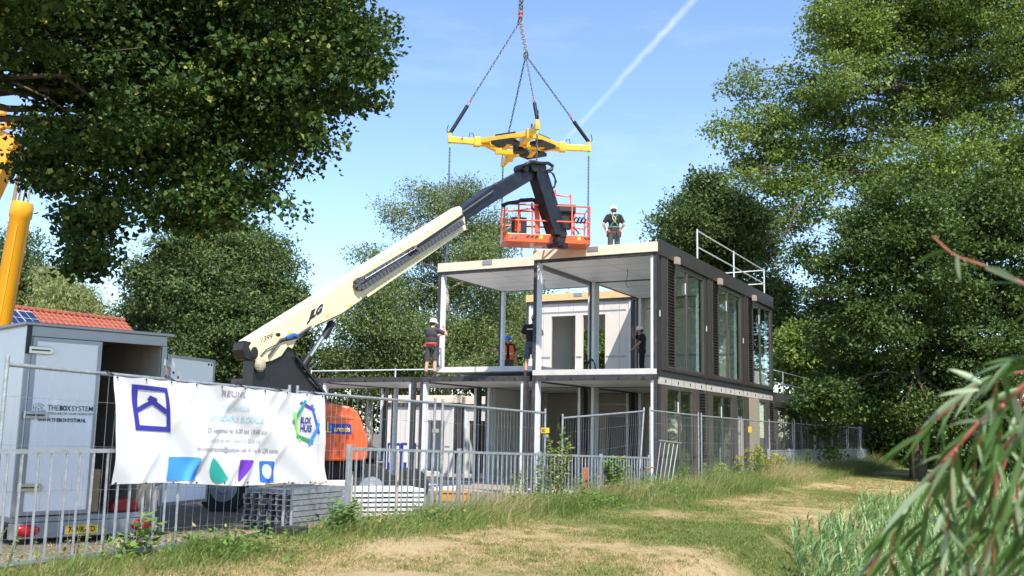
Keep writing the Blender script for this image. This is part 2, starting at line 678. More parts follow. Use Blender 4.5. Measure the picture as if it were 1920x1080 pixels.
gt = N.new('ShaderNodeTexCoord')
r1 = N.new('ShaderNodeValToRGB')
for _ in range(2):
    r1.color_ramp.elements.new(.5)
for e, (p_, c_) in zip(r1.color_ramp.elements, [(0, (.09, .12, .03)), (.35, (.20, .185, .07)), (.7, (.36, .27, .14)), (1, (.46, .34, .20))]):
    e.position = p_
    e.color = list(c_) + [1]
nf = N.new('ShaderNodeTexNoise')
nf.inputs['Scale'].default_value = 9
nf.inputs['Detail'].default_value = 10
nf.inputs['Roughness'].default_value = .75
Lk.new(gt.outputs['Object'], nf.inputs['Vector'])
nf2 = N.new('ShaderNodeTexNoise')
nf2.inputs['Scale'].default_value = 45
nf2.inputs['Detail'].default_value = 4
Lk.new(gt.outputs['Object'], nf2.inputs['Vector'])
ad = mth('ADD', mth('MULTIPLY', at.outputs['Fac'], .75), mth('ADD', mth('MULTIPLY', mth('SUBTRACT', nf.outputs['Fac'], .45), 1.1), mth('MULTIPLY', mth('SUBTRACT', nf2.outputs['Fac'], .5), .8)), True)
Lk.new(ad, r1.inputs['Fac'])
r2 = N.new('ShaderNodeValToRGB')
r2.color_ramp.elements[0].color = (.08, .062, .048, 1)
r2.color_ramp.elements[1].color = (.24, .20, .155, 1)
r2.color_ramp.elements[0].position = .3
r2.color_ramp.elements[1].position = .72
Lk.new(nf.outputs['Fac'], r2.inputs['Fac'])
dt = vm('DOT_PRODUCT', gt.outputs['Object'], FN).outputs['Value']
site = mth('MULTIPLY', mth('SUBTRACT', dt, F0.dot(FN) + .7), .8, True)
gmx = N.new('ShaderNodeMix')
gmx.data_type = 'RGBA'
Lk.new(site, gmx.inputs[0])
Lk.new(r1.outputs['Color'], gmx.inputs[6])
Lk.new(r2.outputs['Color'], gmx.inputs[7])
Lk.new(gmx.outputs[2], b.inputs['Base Color'])
b.inputs['Roughness'].default_value = .95
b.inputs['Specular IOR Level'].default_value = .2
bp = N.new('ShaderNodeBump')
bp.inputs['Strength'].default_value = .8
bp.inputs['Distance'].default_value = .05
Lk.new(nf.outputs['Fac'], bp.inputs['Height'])
Lk.new(bp.outputs['Normal'], b.inputs['Normal'])
np_mesh('ground', np.stack([GX, GY, GZ], 2).reshape(-1, 3), Fq, gm, var=dry(GX, GY).ravel(), smooth=True, kind='structure')


# ------------------------------------------------------------------ grass
def blades(name, X, Y, H, W, bend, bdir, var, mt, seg=3, **kw):
    """curved grass blades as tapering strips"""
    n = len(X)
    z0 = gz(X, Y) + kw.pop('dz', 0)
    ang = rng.random(n) * 2 * np.pi
    sx, sy = np.cos(ang), np.sin(ang)
    V = np.zeros((n, 2 * seg + 1, 3))
    for i in range(seg + 1):
        t = i / seg
        cx = X + bdir[:, 0] * bend * H * t * t
        cy = Y + bdir[:, 1] * bend * H * t * t
        cz = z0 + H * (t - .35 * np.minimum(bend, 1.2) * t * t)
        if i < seg:
            ww = W * (1 - .75 * t) / 2
            V[:, 2 * i] = np.stack([cx - sx * ww, cy - sy * ww, cz], 1)
            V[:, 2 * i + 1] = np.stack([cx + sx * ww, cy + sy * ww, cz], 1)
        else:
            V[:, 2 * i] = np.stack([cx, cy, cz], 1)
    k = 2 * seg + 1
    base = (np.arange(n) * k)[:, None]
    tri = []
    for i in range(seg - 1):
        a = 2 * i
        tri += [[a, a + 1, a + 3], [a, a + 3, a + 2]]
    tri += [[2 * seg - 2, 2 * seg - 1, 2 * seg]]
    Ft = np.concatenate([base + np.array(t) for t in tri])
    return np_mesh(name, V.reshape(-1, 3), Ft, mt, var=np.repeat(var, k), **kw)


def vis(X, Y, zz=0, m=40):
    d = np.stack([X, Y, np.full_like(X, zz - EYE)], 1)
    R = np.array([RT, -UP, FW])
    q = d @ R.T
    px, py = 960 + F * q[:, 0] / q[:, 2], 540 + F * q[:, 1] / q[:, 2]
    return (q[:, 2] > .3) & (px > -m) & (px < 1920 + m) & (py < 1080 + m * 2.5)


M['lawn'] = leafmat('lawn blades', [(0, (.09, .14, .028)), (.35, (.20, .245, .06)), (.6, (.27, .245, .085)), (.8, (.44, .34, .17)), (1, (.55, .42, .23))], .25, .6, .25)
M['tallgrass'] = leafmat('tall grass blades', [(0, (.07, .13, .022)), (.45, (.17, .24, .055)), (.7, (.27, .26, .10)), (1, (.46, .36, .20))], .3, .6, .25)

n = 420000
A_, D_ = -6 + 56 * rng.random(n) ** 1.6, -5.1 + 5.6 * rng.random(n)
X, Y = F0.x + FU.x * A_ + FN.x * D_, F0.y + FU.y * A_ + FN.y * D_
k = vis(X, Y)
X, Y = X[k], Y[k]
dv = dry(X, Y)
k = rng.random(len(X)) < (1.0 - .55 * dv)
X, Y, dv = X[k], Y[k], dv[k]
n = len(X)
bd = rng.normal(size=(n, 2))
blades('lawn_grass', X, Y, .025 + .055 * rng.random(n) * (1.2 - .7 * dv), .007 + .006 * rng.random(n), .5 + 1.3 * rng.random(n), bd * .7,
       np.clip(dv * .6 + rng.normal(.20, .17, n), 0, 1), M['lawn'], 2, kind='stuff')

# green tufts pushing through the scorched turf
nt_ = 2600
A_, D_ = -6 + 40 * rng.random(nt_) ** 1.4, -4.8 + 4.6 * rng.random(nt_)
TX, TY = F0.x + FU.x * A_ + FN.x * D_, F0.y + FU.y * A_ + FN.y * D_
k = vis(TX, TY) & (rng.random(nt_) < .25 + .75 * vnoise(TX + 31, TY, .6))
TX, TY = TX[k], TY[k]
per = 34
X = np.repeat(TX, per) + rng.normal(0, .055, len(TX) * per)
Y = np.repeat(TY, per) + rng.normal(0, .055, len(TX) * per)
n = len(X)
tv = np.repeat(rng.random(len(TX)), per)
blades('grass_tufts', X, Y, (.03 + .06 * rng.random(n)) * (.6 + .7 * tv), .006 + .006 * rng.random(n), .5 + 1.2 * rng.random(n), rng.normal(size=(n, 2)) * .7,
       np.clip(tv * .45 + rng.normal(.05, .15, n), 0, 1), M['lawn'], 2, kind='stuff')

# straw lying on the scorched patches
n = 110000
A_, D_ = -6 + 40 * rng.random(n) ** 1.5, -4.9 + 5.3 * rng.random(n)
X, Y = F0.x + FU.x * A_ + FN.x * D_, F0.y + FU.y * A_ + FN.y * D_
k = vis(X, Y) & (rng.random(n) < dry(X, Y) + .1)
X, Y = X[k], Y[k]
n = len(X)
blades('dry_straw', X, Y, .025 + .045 * rng.random(n), .005 + .005 * rng.random(n), 1.5 + 2.5 * rng.random(n), rng.normal(size=(n, 2)) * .9,
       np.clip(rng.normal(.78, .2, n), 0, 1), M['lawn'], 2, kind='stuff')

# uncut strip along the fence, leaning with the wind
n = 90000
A_ = -7 + 60 * rng.random(n) ** 1.35
D_ = -.45 + rng.normal(0, .42, n)
D_ = np.where(A_ > 9, D_ - .25 - .35 * np.clip((A_ - 9) / 6, 0, 1) * rng.random(n), D_)
X, Y = F0.x + FU.x * A_ + FN.x * D_, F0.y + FU.y * A_ + FN.y * D_
k = vis(X, Y, .4) & (D_ > -1.9) & (D_ < .9)
X, Y, D_, A_ = X[k], Y[k], D_[k], A_[k]
n = len(X)
cl = vnoise(X * 1.0, Y * 1.0, 1.6)
hh = (.10 + .34 * rng.random(n) ** 1.6) * (.35 + 1.25 * cl) * (1 + .75 * np.clip((A_ - 5) / 8, 0, 1))
hh *= .55 + .45 * np.clip((A_ + 2.2) / 4.5, 0, 1)
hh *= np.clip(1.2 - np.abs(D_ + .45) * .45, .4, 1.2)
bd = np.stack([.45 + .6 * rng.normal(size=n), .1 + .6 * rng.normal(size=n)], 1)
vv = np.clip(.30 + .75 * (vnoise(X + 40, Y, .9) - .5) + rng.normal(.04, .22, n) + .25 * (hh > .42), 0, 1)
blades('tall_grass', X, Y, hh, .006 + .007 * rng.random(n), .35 + .8 * rng.random(n), bd, vv, M['tallgrass'], 3, kind='stuff', dz=-.03)

# broad leaved undergrowth in patches among the tall grass
n = 26000
A_ = -7 + 50 * rng.random(n) ** 1.3
D_ = -.55 + rng.normal(0, .38, n)
X, Y = F0.x + FU.x * A_ + FN.x * D_, F0.y + FU.y * A_ + FN.y * D_
k = vis(X, Y, .2) & (vnoise(X + 17, Y + 5, .75) > .52) & ((A_ > 2.5) | (rng.random(n) < .38))
X, Y = X[k], Y[k]
n = len(X)
UWX, UWY, UWH = X, Y, .03 + .26 * rng.random(n) ** 1.3

# loose straw and chips on the site floor behind the fence
n = 9000
A_, D_ = -7 + 34 * rng.random(n), .9 + 5 * rng.random(n) ** 1.5
X, Y = F0.x + FU.x * A_ + FN.x * D_, F0.y + FU.y * A_ + FN.y * D_
k = vis(X, Y)
X, Y = X[k], Y[k]
n = len(X)
blades('site_litter', X, Y, .02 + .05 * rng.random(n), .008 + .012 * rng.random(n), 2 + 2 * rng.random(n), rng.normal(size=(n, 2)),
       np.clip(rng.normal(.88, .15, n), 0, 1), M['lawn'], 2, kind='stuff')

# ------------------------------------------------------------------ railing (low) along the bank
def ztop(k):
    return 1.25 - .05 * max(k, 0) + .02 * min(0, -k)


def railing(k0, k1, lab, grp, d=0., z0=None, z1=None, postw=.075, skip_post=False):
    za, zb = (ztop(k0), ztop(k1)) if z0 is None else (z0, z1)
    p = FP(k0, d, 0)
    ga = za - 1.12
    t = root('railing_bay', lab, 'railing', FP(k0, d, ga), grp)
    if not skip_post:
        MB().beam(FP(k0, d, ga - .25), FP(k0, d, za + .035), .085, .05, FN).build('post', M['galv'], t, bevel=.006)
    MB().beam(FP(k0, d, za - .02), FP(k1, d, zb - .02), .03, .04).build('top_rail', M['galv'], t)
    MB().beam(FP(k0, d, ga + .08), FP(k1, d, ga - za + zb + .08), .03, .04).build('bottom_rail', M['galv'], t)
    n = 17
    bars = MB()
    for i in range(n):
        a = (i + 1) / (n + 1)
        kk = k0 + (k1 - k0) * a
        zz = za + (zb - za) * a
        j = rnd.uniform(-.012, .012)
        bars.tube([FP(kk + j * .5, d, zz - 1.16), FP(kk + j * .2, d, zz - .03)], .0135, 6)
    bars.build('pickets', M['galv'], t, smooth=50)
    return t


names = ['leftmost low railing bay, cut off by the left picture edge', 'low railing bay standing in front of the closed trailer door',
         'low railing bay half hidden under the left part of the white banner', 'low railing bay hung with the right part of the white banner',
         'low railing bay in front of the orange engine hood and white planks', 'low railing bay in front of the pale slab edge and orange bin',
         'low railing bay with tall weeds and a leafy creeper in it', 'last low railing bay left of the building corner, tied with rope']
for i, k0 in enumerate(range(-3, 5)):
    k1 = k0 + 1 if k0 < 4 else None
    if k1:
        railing(k0, k1, names[i], 'low railing bays along the grass')
    elif k0 == 4:
        t = root('railing_post', 'end post of the low railing with orange rope by the building corner', 'railing end', FP(4.0, 0, ztop(4) - 1.1))
        MB().beam(FP(4.0, 0, ztop(4) - 1.35), FP(4.0, 0, ztop(4) + .05), .085, .05, FN).build('post', M['galv'], t)
ords = ['first', 'second', 'third', 'fourth', 'fifth', 'sixth', 'seventh', 'eighth', 'ninth', 'tenth']
for i in range(9):
    k0 = 7.86 + i * 1.05
    railing(k0, k0 + 1.05, ords[i] + ' low railing bay beyond the yellow flowers, counted from the building corner', 'low railing bays beside the long facade', 0, 1.06 - .01 * i, 1.05 - .01 * i)

# a broken bay leaning between the railing and the facade
t = root('loose_railing', 'loose railing section leaning askew against the mesh fence at the corner', 'railing', FP(4.4, .1, .1))
a, b_ = PL(1237, 826, FP(4.3, .12, 0), FN), PL(1277, 831, FP(4.3, .12, 0), FN)
mb = MB().tube([a, b_], .022, 6)
mb.build('top_rail', M['trailer_frame'], t)
mb = MB()
for i in range(5):
    s_ = .05 + i * .2
    tp_ = a.lerp(b_, s_)
    mb.tube([tp_, PL(1228 + i * 7.5, 912, FP(4.3, .12, 0), FN)], .010, 6)
mb.build('pickets', M['trailer_frame'], t)


# ------------------------------------------------------------------ site mesh panels
def mesh_panel(k0, z0, k1, z1, lab, grp, d=.16, h=1.98, b1=0., clamp=True, lean=0.):
    t = root('mesh_fence_panel', lab, 'fence panel', FP(k0, d, z0 - h), grp)
    sl = FN * lean
    c00, c10, c11, c01 = FP(k0, d, z0 - h), FP(k1 - b1, d, z1 - h), FP(k1, d, z1) + sl, FP(k0, d, z0) + sl
    fr_ = MB()
    e = Z * .14
    fr_.tube([c00, c01 + e * .6], .021, 8)
    fr_.tube([c10, c11 + e * .6], .021, 8)
    fr_.tube([c01, c11], .021, 8)
    fr_.tube([c00 + Z * .12, c10 + Z * .12], .018, 6)
    fr_.build('frame', M['galv'], t, smooth=50)
    wm = MB()
    n = max(8, int((c10 - c00).length / .115))
    wd = 4 if k0 < 3 else 3
    for i in range(1, n):
        a = i / n
        lo, hi = c00.lerp(c10, a) + Z * .12, c01.lerp(c11, a)
        mid = lo.lerp(hi, .5) + FU * rnd.uniform(-.008, .008) + FN * rnd.uniform(-.02, .02)
        wm.tube([lo, mid, hi], .0021, 3)
    for q_ in (.18, .40, .62, .85):
        wm.tube([c00.lerp(c01, q_), c00.lerp(c01, q_).lerp(c10.lerp(c11, q_), .5) + FN * rnd.uniform(-.03, .03), c10.lerp(c11, q_)], .0023, 3)
    wm.build('wire_mesh', M['wire'], t)
    fb = MB()
    c = c10.copy()
    c.z = gzs(c.x, c.y) + .06
    fb.box(c + FU * .03, (.62, .22, .13), (FN, FU, Z))
    fb.build('foot_block', M['rubber'], t, bevel=.02)
    if clamp:
        cc = c10.lerp(c11, .78)
        MB().box(cc + FU * .035, (.11, .06, .06), (FU, FN, Z)).build('clamp', M['stainless'], t)
    return t


gN = 'wire mesh fence panels'
mesh_panel(-3.3, 2.08, -1.86, 2.10, 'mesh fence panel at the left picture edge, only its post showing', gN)
mesh_panel(-1.77, 2.04, -.384, 1.96, 'mesh fence panel carrying the white banner, in front of the trailer', gN)
mesh_panel(-.33, 1.96, .82, 1.93, 'mesh fence panel in front of the orange engine hood', gN)
pn = mesh_panel(.90, 1.92, 2.185, 1.87, 'mesh fence panel with a small yellow sign near its right post', gN)
mesh_panel(2.455, 1.79, 4.02, 2.05, 'tilted mesh fence panel with a slanting right post', gN, b1=.13, clamp=False)
mesh_panel(4.16, 2.08, 5.46, 2.04, 'mesh fence panel at the building corner with a rusty left post', gN, clamp=False)
mesh_panel(5.55, 2.04, 6.85, 2.02, 'mesh fence panel with tall yellow flowers before it', gN)
for i in range(8):
    k0 = 6.92 + i * 1.25
    mesh_panel(k0, 2.02, k0 + 1.2, 2.0, ords[i] + ' mesh fence panel beyond the yellow flowers, along the far part of the facade', gN, lean=rnd.uniform(-.08, .08))

# small signs and rope on the fence
def flat_sign(px0, py0, px1, py1, k, lab, txt=None, cat='sign'):
    q_ = FP(k, .12, 1)
    a, b_, c, d = [PL(x, y, q_, FN) for x, y in ((px0, py1), (px1, py1), (px1, py0), (px0, py0))]
    t = root('fence_sign', lab, cat, a)
    MB().prism([a, b_, c, d], FN * .006).build('plate', M['plate'], t)
    if txt:
        e = -FN * .004
        w_ = .42
        letters(txt, a.lerp(b_, .08).lerp(d.lerp(c, .08), .2), a.lerp(b_, .5).lerp(d.lerp(c, .5), .2), a.lerp(b_, .5).lerp(d.lerp(c, .5), .8),
                a.lerp(b_, .08).lerp(d.lerp(c, .08), .8), 'lettering', M['ink'], t, .02, off=e)
    return t


flat_sign(1015, 802, 1030, 812, 2.05, 'small yellow sign with black print wired to mesh left of a post', 'BC')
flat_sign(1403, 800, 1409, 811, 6.6, 'tiny yellow sign wired to mesh before the beige facade board')
t = root('rope', 'frayed orange rope knotted round the last railing post', 'rope', FP(4.0, -.05, .75))
pts = [FP(4.0 + .10 * math.cos(a) - .02, -.05 + .05 * math.sin(a), .72 + .012 * math.sin(3 * a)) for a in np.linspace(0, 12.4, 40)]
MB().tube(pts, .013, 6).build('rope', M['redwood'], t, smooth=True)
D.objects.remove(t) if False else None

# ------------------------------------------------------------------ banner
BQ = F0 + FN * -.045
bc = [PL(217, 704, BQ, FN), PL(607, 741, BQ, FN), PL(615, 906, BQ, FN), PL(214, 909, BQ, FN)]  # tl tr br bl


def bquad(s, t):  # t from top
    return bc[0].lerp(bc[1], s).lerp(bc[3].lerp(bc[2], s), t)


def wave(p):
    r_ = p - BQ
    s = r_.dot(FU)
    z = p.z
    d = .030 * math.sin((s * 1.0 + z * 1.25) * 5.2 + .6) * (.45 + .55 * math.sin(s * 1.7 + z + 1.0) ** 2)
    d += .014 * math.sin((s * .8 + z * 1.0) * 11.0 + 1.2 * math.sin(s * 2.1))
    # sharp pulled folds running from the ties down to the left
    for s0, z0_, am in ((-1.35, 1.97, .038), (-.95, 1.96, .028), (-2.6, 1.4, .026), (-3.2, 1.5, .024), (-1.9, 1.5, .022), (-2.2, 1.97, .03)):
        u = (s - s0) * .80 - (z - z0_) * .55
        d += am * math.exp(-(u / .055) ** 2) * (.6 + .4 * math.sin(z * 3))
    return p - FN * d


t = root('event_banner', 'white reunion banner with coloured shapes, tied along the left fence', 'banner', bc[3])
nb, mbn = 260, 90
V = []
for i in range(nb + 1):
    for j in range(mbn + 1):
        s, tt = i / nb, j / mbn
        p = bquad(s, tt)
        sag = .012 * math.sin(s * math.pi * 9) ** 2
        p.z += -sag * (1 - tt) + .02 * math.sin(s * 9) * tt
        if s > .96:
            p -= FU * .02 * math.sin(tt * 3.1)
        V.append(wave(p))
Fb = [(i * (mbn + 1) + j, (i + 1) * (mbn + 1) + j, (i + 1) * (mbn + 1) + j + 1, i * (mbn + 1) + j + 1) for i in range(nb) for j in range(mbn)]
cloth = MB().add(V, Fb).build('cloth', M['banner'], t, smooth=True)
EPS = -FN * .0055


def bp_(x, y):
    return PL(x, y, BQ, FN)


def bpoly(name, pts, mt, lift=1.0):
    """a printed shape that follows the cloth"""
    bm = bmesh.new()
    vs = [bm.verts.new(bp_(x, y)) for x, y in pts]
    f = bm.faces.new(vs)
    bmesh.ops.triangulate(bm, faces=[f])
    for _ in range(6):
        es = [e for e in bm.edges if e.calc_length() > .022]
        if es:
            bmesh.ops.subdivide_edges(bm, edges=es, cuts=1)
            bmesh.ops.triangulate(bm, faces=bm.faces)
    bmesh.ops.triangulate(bm, faces=bm.faces)
    off_ = wloc(t)
    for v in bm.verts:
        v.co = wave(v.co) + EPS * (lift + .35) - off_
    me = D.meshes.new(name)
    bm.to_mesh(me)
    bm.free()
    return link(name, me, mt, t)


def bl(x0, y0, x1, y1, x2, y2, x3, y3, w_):
    return [(x0, y0), (x1, y1), (x2, y2), (x3, y3)]


def bstroke(name, pts, wd, mt, lift=1.):
    for (x0, y0), (x1, y1) in zip(pts[:-1], pts[1:]):
        L_ = math.hypot(x1 - x0, y1 - y0)
        nx, ny = -(y1 - y0) / L_ * wd / 2, (x1 - x0) / L_ * wd / 2
        bpoly(name, [(x0 + nx, y0 + ny), (x1 + nx, y1 + ny), (x1 - nx, y1 - ny), (x0 - nx, y0 - ny)], mt, lift)


# house-in-a-frame emblem
def cz(x, y):
    return (200 + x / 4.3205, 680 + y / 4.32)


O_ = [cz(*p) for p in ((208, 173), (480, 205), (520, 562), (227, 545))]
I_ = [cz(*p) for p in ((256, 215), (455, 240), (488, 520), (265, 505))]
for i in range(4):
    j = (i + 1) % 4
    bpoly('emblem_frame', [O_[i], O_[j], I_[j], I_[i]], M['blue_logo'])
bstroke('emblem_roof', [cz(258, 385), cz(375, 315)], 8.5, M['blue_logo'], 1.1)
bstroke('emblem_roof', [cz(360, 308), cz(480, 405)], 8.0, M['blue_logo'], 1.2)
bpoly('emblem_roof', [cz(345, 265), cz(395, 290), cz(400, 318), cz(360, 328), cz(328, 300)], M['blue_logo'], 1.4)
bpoly('blue_block', [cz(505, 762), cz(740, 766), cz(748, 780), cz(727, 945), cz(715, 957), cz(478, 953), cz(474, 940), cz(496, 775)], M['sky_blue'])
bpoly('teal_leaf', [cz(853, 768), cz(885, 800), cz(920, 850), cz(950, 900), cz(970, 932), cz(955, 955), cz(920, 975), cz(885, 975), cz(855, 955), cz(835, 920), cz(825, 870), cz(833, 810)], M['teal'])
bpoly('purple_triangle', [cz(1068, 787), cz(1175, 787), cz(1184, 798), cz(1060, 960), cz(1048, 960), cz(1062, 800)], M['purple'])
sq = [cz(*p) for p in ((1250, 797), (1350, 797), (1360, 810), (1355, 955), (1345, 968), (1240, 968), (1230, 955), (1242, 810))]
hole = [cz(1295 + 39 * math.cos(a), 883 + 60 * math.sin(a)) for a in np.linspace(0, 2 * math.pi, 17)[:-1]]
bpoly('blue_square', sq, M['mid_blue'])
bpoly('white_oval', hole, M['banner'], 2.0)
# pentagon of brush strokes round two words
for nm, a, b_, wd, mt, lf in (('stroke', (1562, 322), (1674, 385), 5.5, 'purple', 1.0), ('stroke', (1650, 340), (1712, 572), 4.2, 'mid_blue', 1.2), ('stroke', (1598, 305), (1515, 485), 5.0, 'teal', 1.4),
                              ('stroke', (1520, 400), (1572, 635), 4.6, 'lime', 1.6), ('stroke', (1545, 590), (1680, 645), 6.0, 'green_print', 1.8), ('stroke', (1708, 490), (1650, 668), 4.4, 'sky_blue', 2.0)):
    bstroke(nm, [cz(*a), cz(*b_)], wd, M[mt], lf)


def btxt(body, x0, y0, x1, y1, mt, slope=0.085, bold=0.0, sh=0.):
    # slope: how far the line drops across its width, following the cloth
    dy = (x1 - x0) * slope
    q_ = [bp_(x0, y1 - dy / 2), bp_(x1, y1 + dy / 2), bp_(x1, y0 + dy / 2), bp_(x0, y0 - dy / 2)]
    return letters(body, q_[0], q_[1], q_[2], q_[3], 'lettering', M[mt], t, bold, sh, warp=lambda p: wave(p) + EPS)


btxt('BLOK', 564, 782, 582, 794.5, 'blue_logo', .06, .035)
btxt('HUIS', 565, 796.5, 584, 810, 'blue_logo', .06, .035)
btxt('REUNIE', 417, 733.5, 457, 744.5, 'grey_print', .07, .004)
btxt("'T BLOKHUUS", 419, 761, 463, 770, 'cyan_pale', .05, .006)
btxt('KINDERCAMPUS BLOKHUUS', 392, 780, 490, 791.5, 'cyan_pale', .05, .006)
btxt('25 september van 16.00 tot 19.00 uur', 388, 803.5, 497, 815.5, 'grey_print', .04, .006)
btxt('Geef je op voor 1 september 2026 via', 389, 821.5, 488, 832, 'pale_print', .04, .004)
btxt('blokhuusreunie@outlook.com  of via de QR code', 368, 838.5, 519, 850, 'grey_print', .03, .006)
for i in range(10):
    s = i / 9
    for tt in (0.012, .985):
        p = wave(bquad(min(max(s, .012), .985), tt))
        MB().ell(p + EPS * 1.5, .011, None, 8, 5).build('eyelet', M['ink'], t)
for s in (.012, .25, .57, .77, .97):
    p = wave(bquad(s, .01))
    top = Vector((p.x, p.y, 0)) + FN * .18
    sk = (top - F0).dot(FU) / SBAY
    top.z = 2.04 + (sk + 1.77) / 1.386 * -.08 + .03
    MB().tube([p + EPS, top - FN * .03, top + FN * .03, p + FN * .01], .006, 5).build('cable_tie', M['ink'], t)
for s in (.012, .18, .50, .70, .97):
    p = wave(bquad(s, .985))
    MB().tube([p + EPS, p + FN * .03 - Z * .03 + FU * -.05, p + FN * .06], .005, 5).build('cable_tie', M['ink'], t)
# ------------------------------------------------------------------ modular building
W_, DP = 3.75, 4.15
UC = [(0.0, 3.75), (3.93, 7.55), (7.78, 11.38), (11.64, 15.24)]
LZ0, LZ1, UZ0, UZ1 = -.32, 3.10, 3.10, 6.70


def posts(t, u0, u1, v0, v1, z0, z1, which='abcd'):
    for tagc, u, v, su, sv in (('a', u0, v0, 1, 1), ('b', u1, v0, -1, 1), ('c', u0, v1, 1, -1), ('d', u1, v1, -1, -1)):
        if tagc not in which:
            continue
        p = MB().bb(min(u + su * .10, u + su * .185), max(u + su * .10, u + su * .185), min(v + sv * .02, v + sv * .20), max(v + sv * .02, v + sv * .20), z0, z1).build('corner_post', M['post'], t)
        MB().bb(min(u, u + su * .097), max(u, u + su * .097), min(v, v + sv * .16), max(v, v + sv * .16), z0, z1 - .002).build('seal_strip', M['dark_steel'], p)


def holed_wall(mb, u0, u1, v0, v1, z0, z1, holes):
    """wall across u with door or window holes (ua, ub, za, zb)"""
    us = sorted(set([u0, u1] + [h[0] for h in holes] + [h[1] for h in holes]))
    for a, b_ in zip(us[:-1], us[1:]):
        m_ = (a + b_) / 2
        hs = [h for h in holes if h[0] < m_ < h[1]]
        if not hs:
            mb.bb(a, b_, v0, v1, z0, z1)
        else:
            h = hs[0]
            if h[2] > z0 + .01:
                mb.bb(a, b_, v0, v1, z0, h[2])
            if h[3] < z1 - .01:
                mb.bb(a, b_, v0, v1, h[3], z1)


def slats(mb, v0, v1, z0, z1, u0, u1, st=.085):
    n = int((z1 - z0) / st)
    for i in range(n):
        z = z0 + (i + .5) * (z1 - z0) / n
        c = [B(u1, v0, z + .028), B(u1, v1, z + .028), B(u0, v1, z - .028), B(u0, v0, z - .028)]
        mb.prism(c, Z * .010)


def window(t, v0, v1, z0, z1, mull=.42, sticker=True):
    f = MB()
    w_ = .065
    f.bb(-.075, -.005, v0, v0 + w_, z0, z1)
    f.bb(-.075, -.005, v1 - w_ * 1.5, v1, z0, z1)
    f.bb(-.072, -.005, v0 + w_, v1 - w_ * 1.5, z1 - w_ * 1.6, z1)
    f.bb(-.072, -.005, v0 + w_, v1 - w_ * 1.5, z0, z0 + w_)
    vm_ = v0 + (v1 - v0) * mull
    f.bb(-.065, -.01, vm_ - .05, vm_ + .05, z0 + w_, z1 - w_ * 1.6)
    fo = f.build('window_frame', M['brown2'], t, bevel=.004)
    MB().bb(-.036, -.024, v0 + w_, v1 - w_ * 1.5, z0 + w_, z1 - w_ * 1.6).build('window_glass', M['glass'], fo)
    if sticker:
        MB().bb(-.070, -.066, vm_ - .22, vm_ - .14, z1 - .75, z1 - .42).build('white_tag', M['white_panel'], fo)


def louvre(t, v0, v1, z0, z1, cap=True):
    f = MB()
    f.bb(-.11, -.01, v0, v0 + .05, z0, z1)
    f.bb(-.11, -.01, v1 - .05, v1, z0, z1)
    f.bb(-.105, -.01, v0 + .05, v1 - .05, z0, z0 + .05)
    f.bb(-.03, -.012, v0 + .05, v1 - .05, z0 + .05, z1)
    lf = f.build('louvre_frame', M['brown2'], t)
    mb = MB()
    slats(mb, v0 + .052, v1 - .052, z0 + .06, z1 - .03, -.10, -.032)
    mb.build('louvre_slats', M['louvre'], lf)
    if cap:
        MB().bb(-.25, -.132, v1 - .20, v1 + .03, z1 - .08, z1 + .12).build('timber_cap', M['capwood'], t, bevel=.006)


def facade_upper(t, v0):
    v1 = v0 + DP
    z0, z1 = UZ0, UZ1
    MB().bb(-.13, -.004, v0 + .03, v1 - .012, z1 - .38, z1 + .05).build('fascia', M['brown'], t, bevel=.006)
    f = MB()
    f.bb(-.10, -.006, v0 + .10, v0 + .52, z0 + .12, z1 - .384)
    f.bb(-.10, -.006, v0 + 3.96, v1 - .10, z0 + .12, z1 - .384)
    f.bb(-.098, -.006, v0 + .522, v0 + 3.958, z0 + .12, z0 + .20)
    f.bb(-.06, -.006, v0 + 1.28, v0 + 3.958, z1 - .42, z1 - .384)
    f.build('facade_panel', M['brown'], t, bevel=.005)
    louvre(t, v0 + .54, v0 + 1.22, z0 + .204, z1 - .384)
    window(t, v0 + 1.235, v0 + 3.95, z0 + .204, z1 - .422)
    s = MB()
    s.bb(-.06, -.008, v0 + .0, v0 + .09, z0 + .05, z1 - .384)
    s.bb(-.06, -.008, v1 - .09, v1 - .0, z0 + .05, z1 - .384)
    s.bb(-.07, -.008, v0 + .0, v1, z0 - .05, z0 + .115)
    s.build('facade_gasket', M['seal'], t)
    MB().bb(-.075, -.062, v0 + .03, v0 + .07, z0 + 1.55, z0 + 1.72).build('white_clip', M['white_panel'], t)


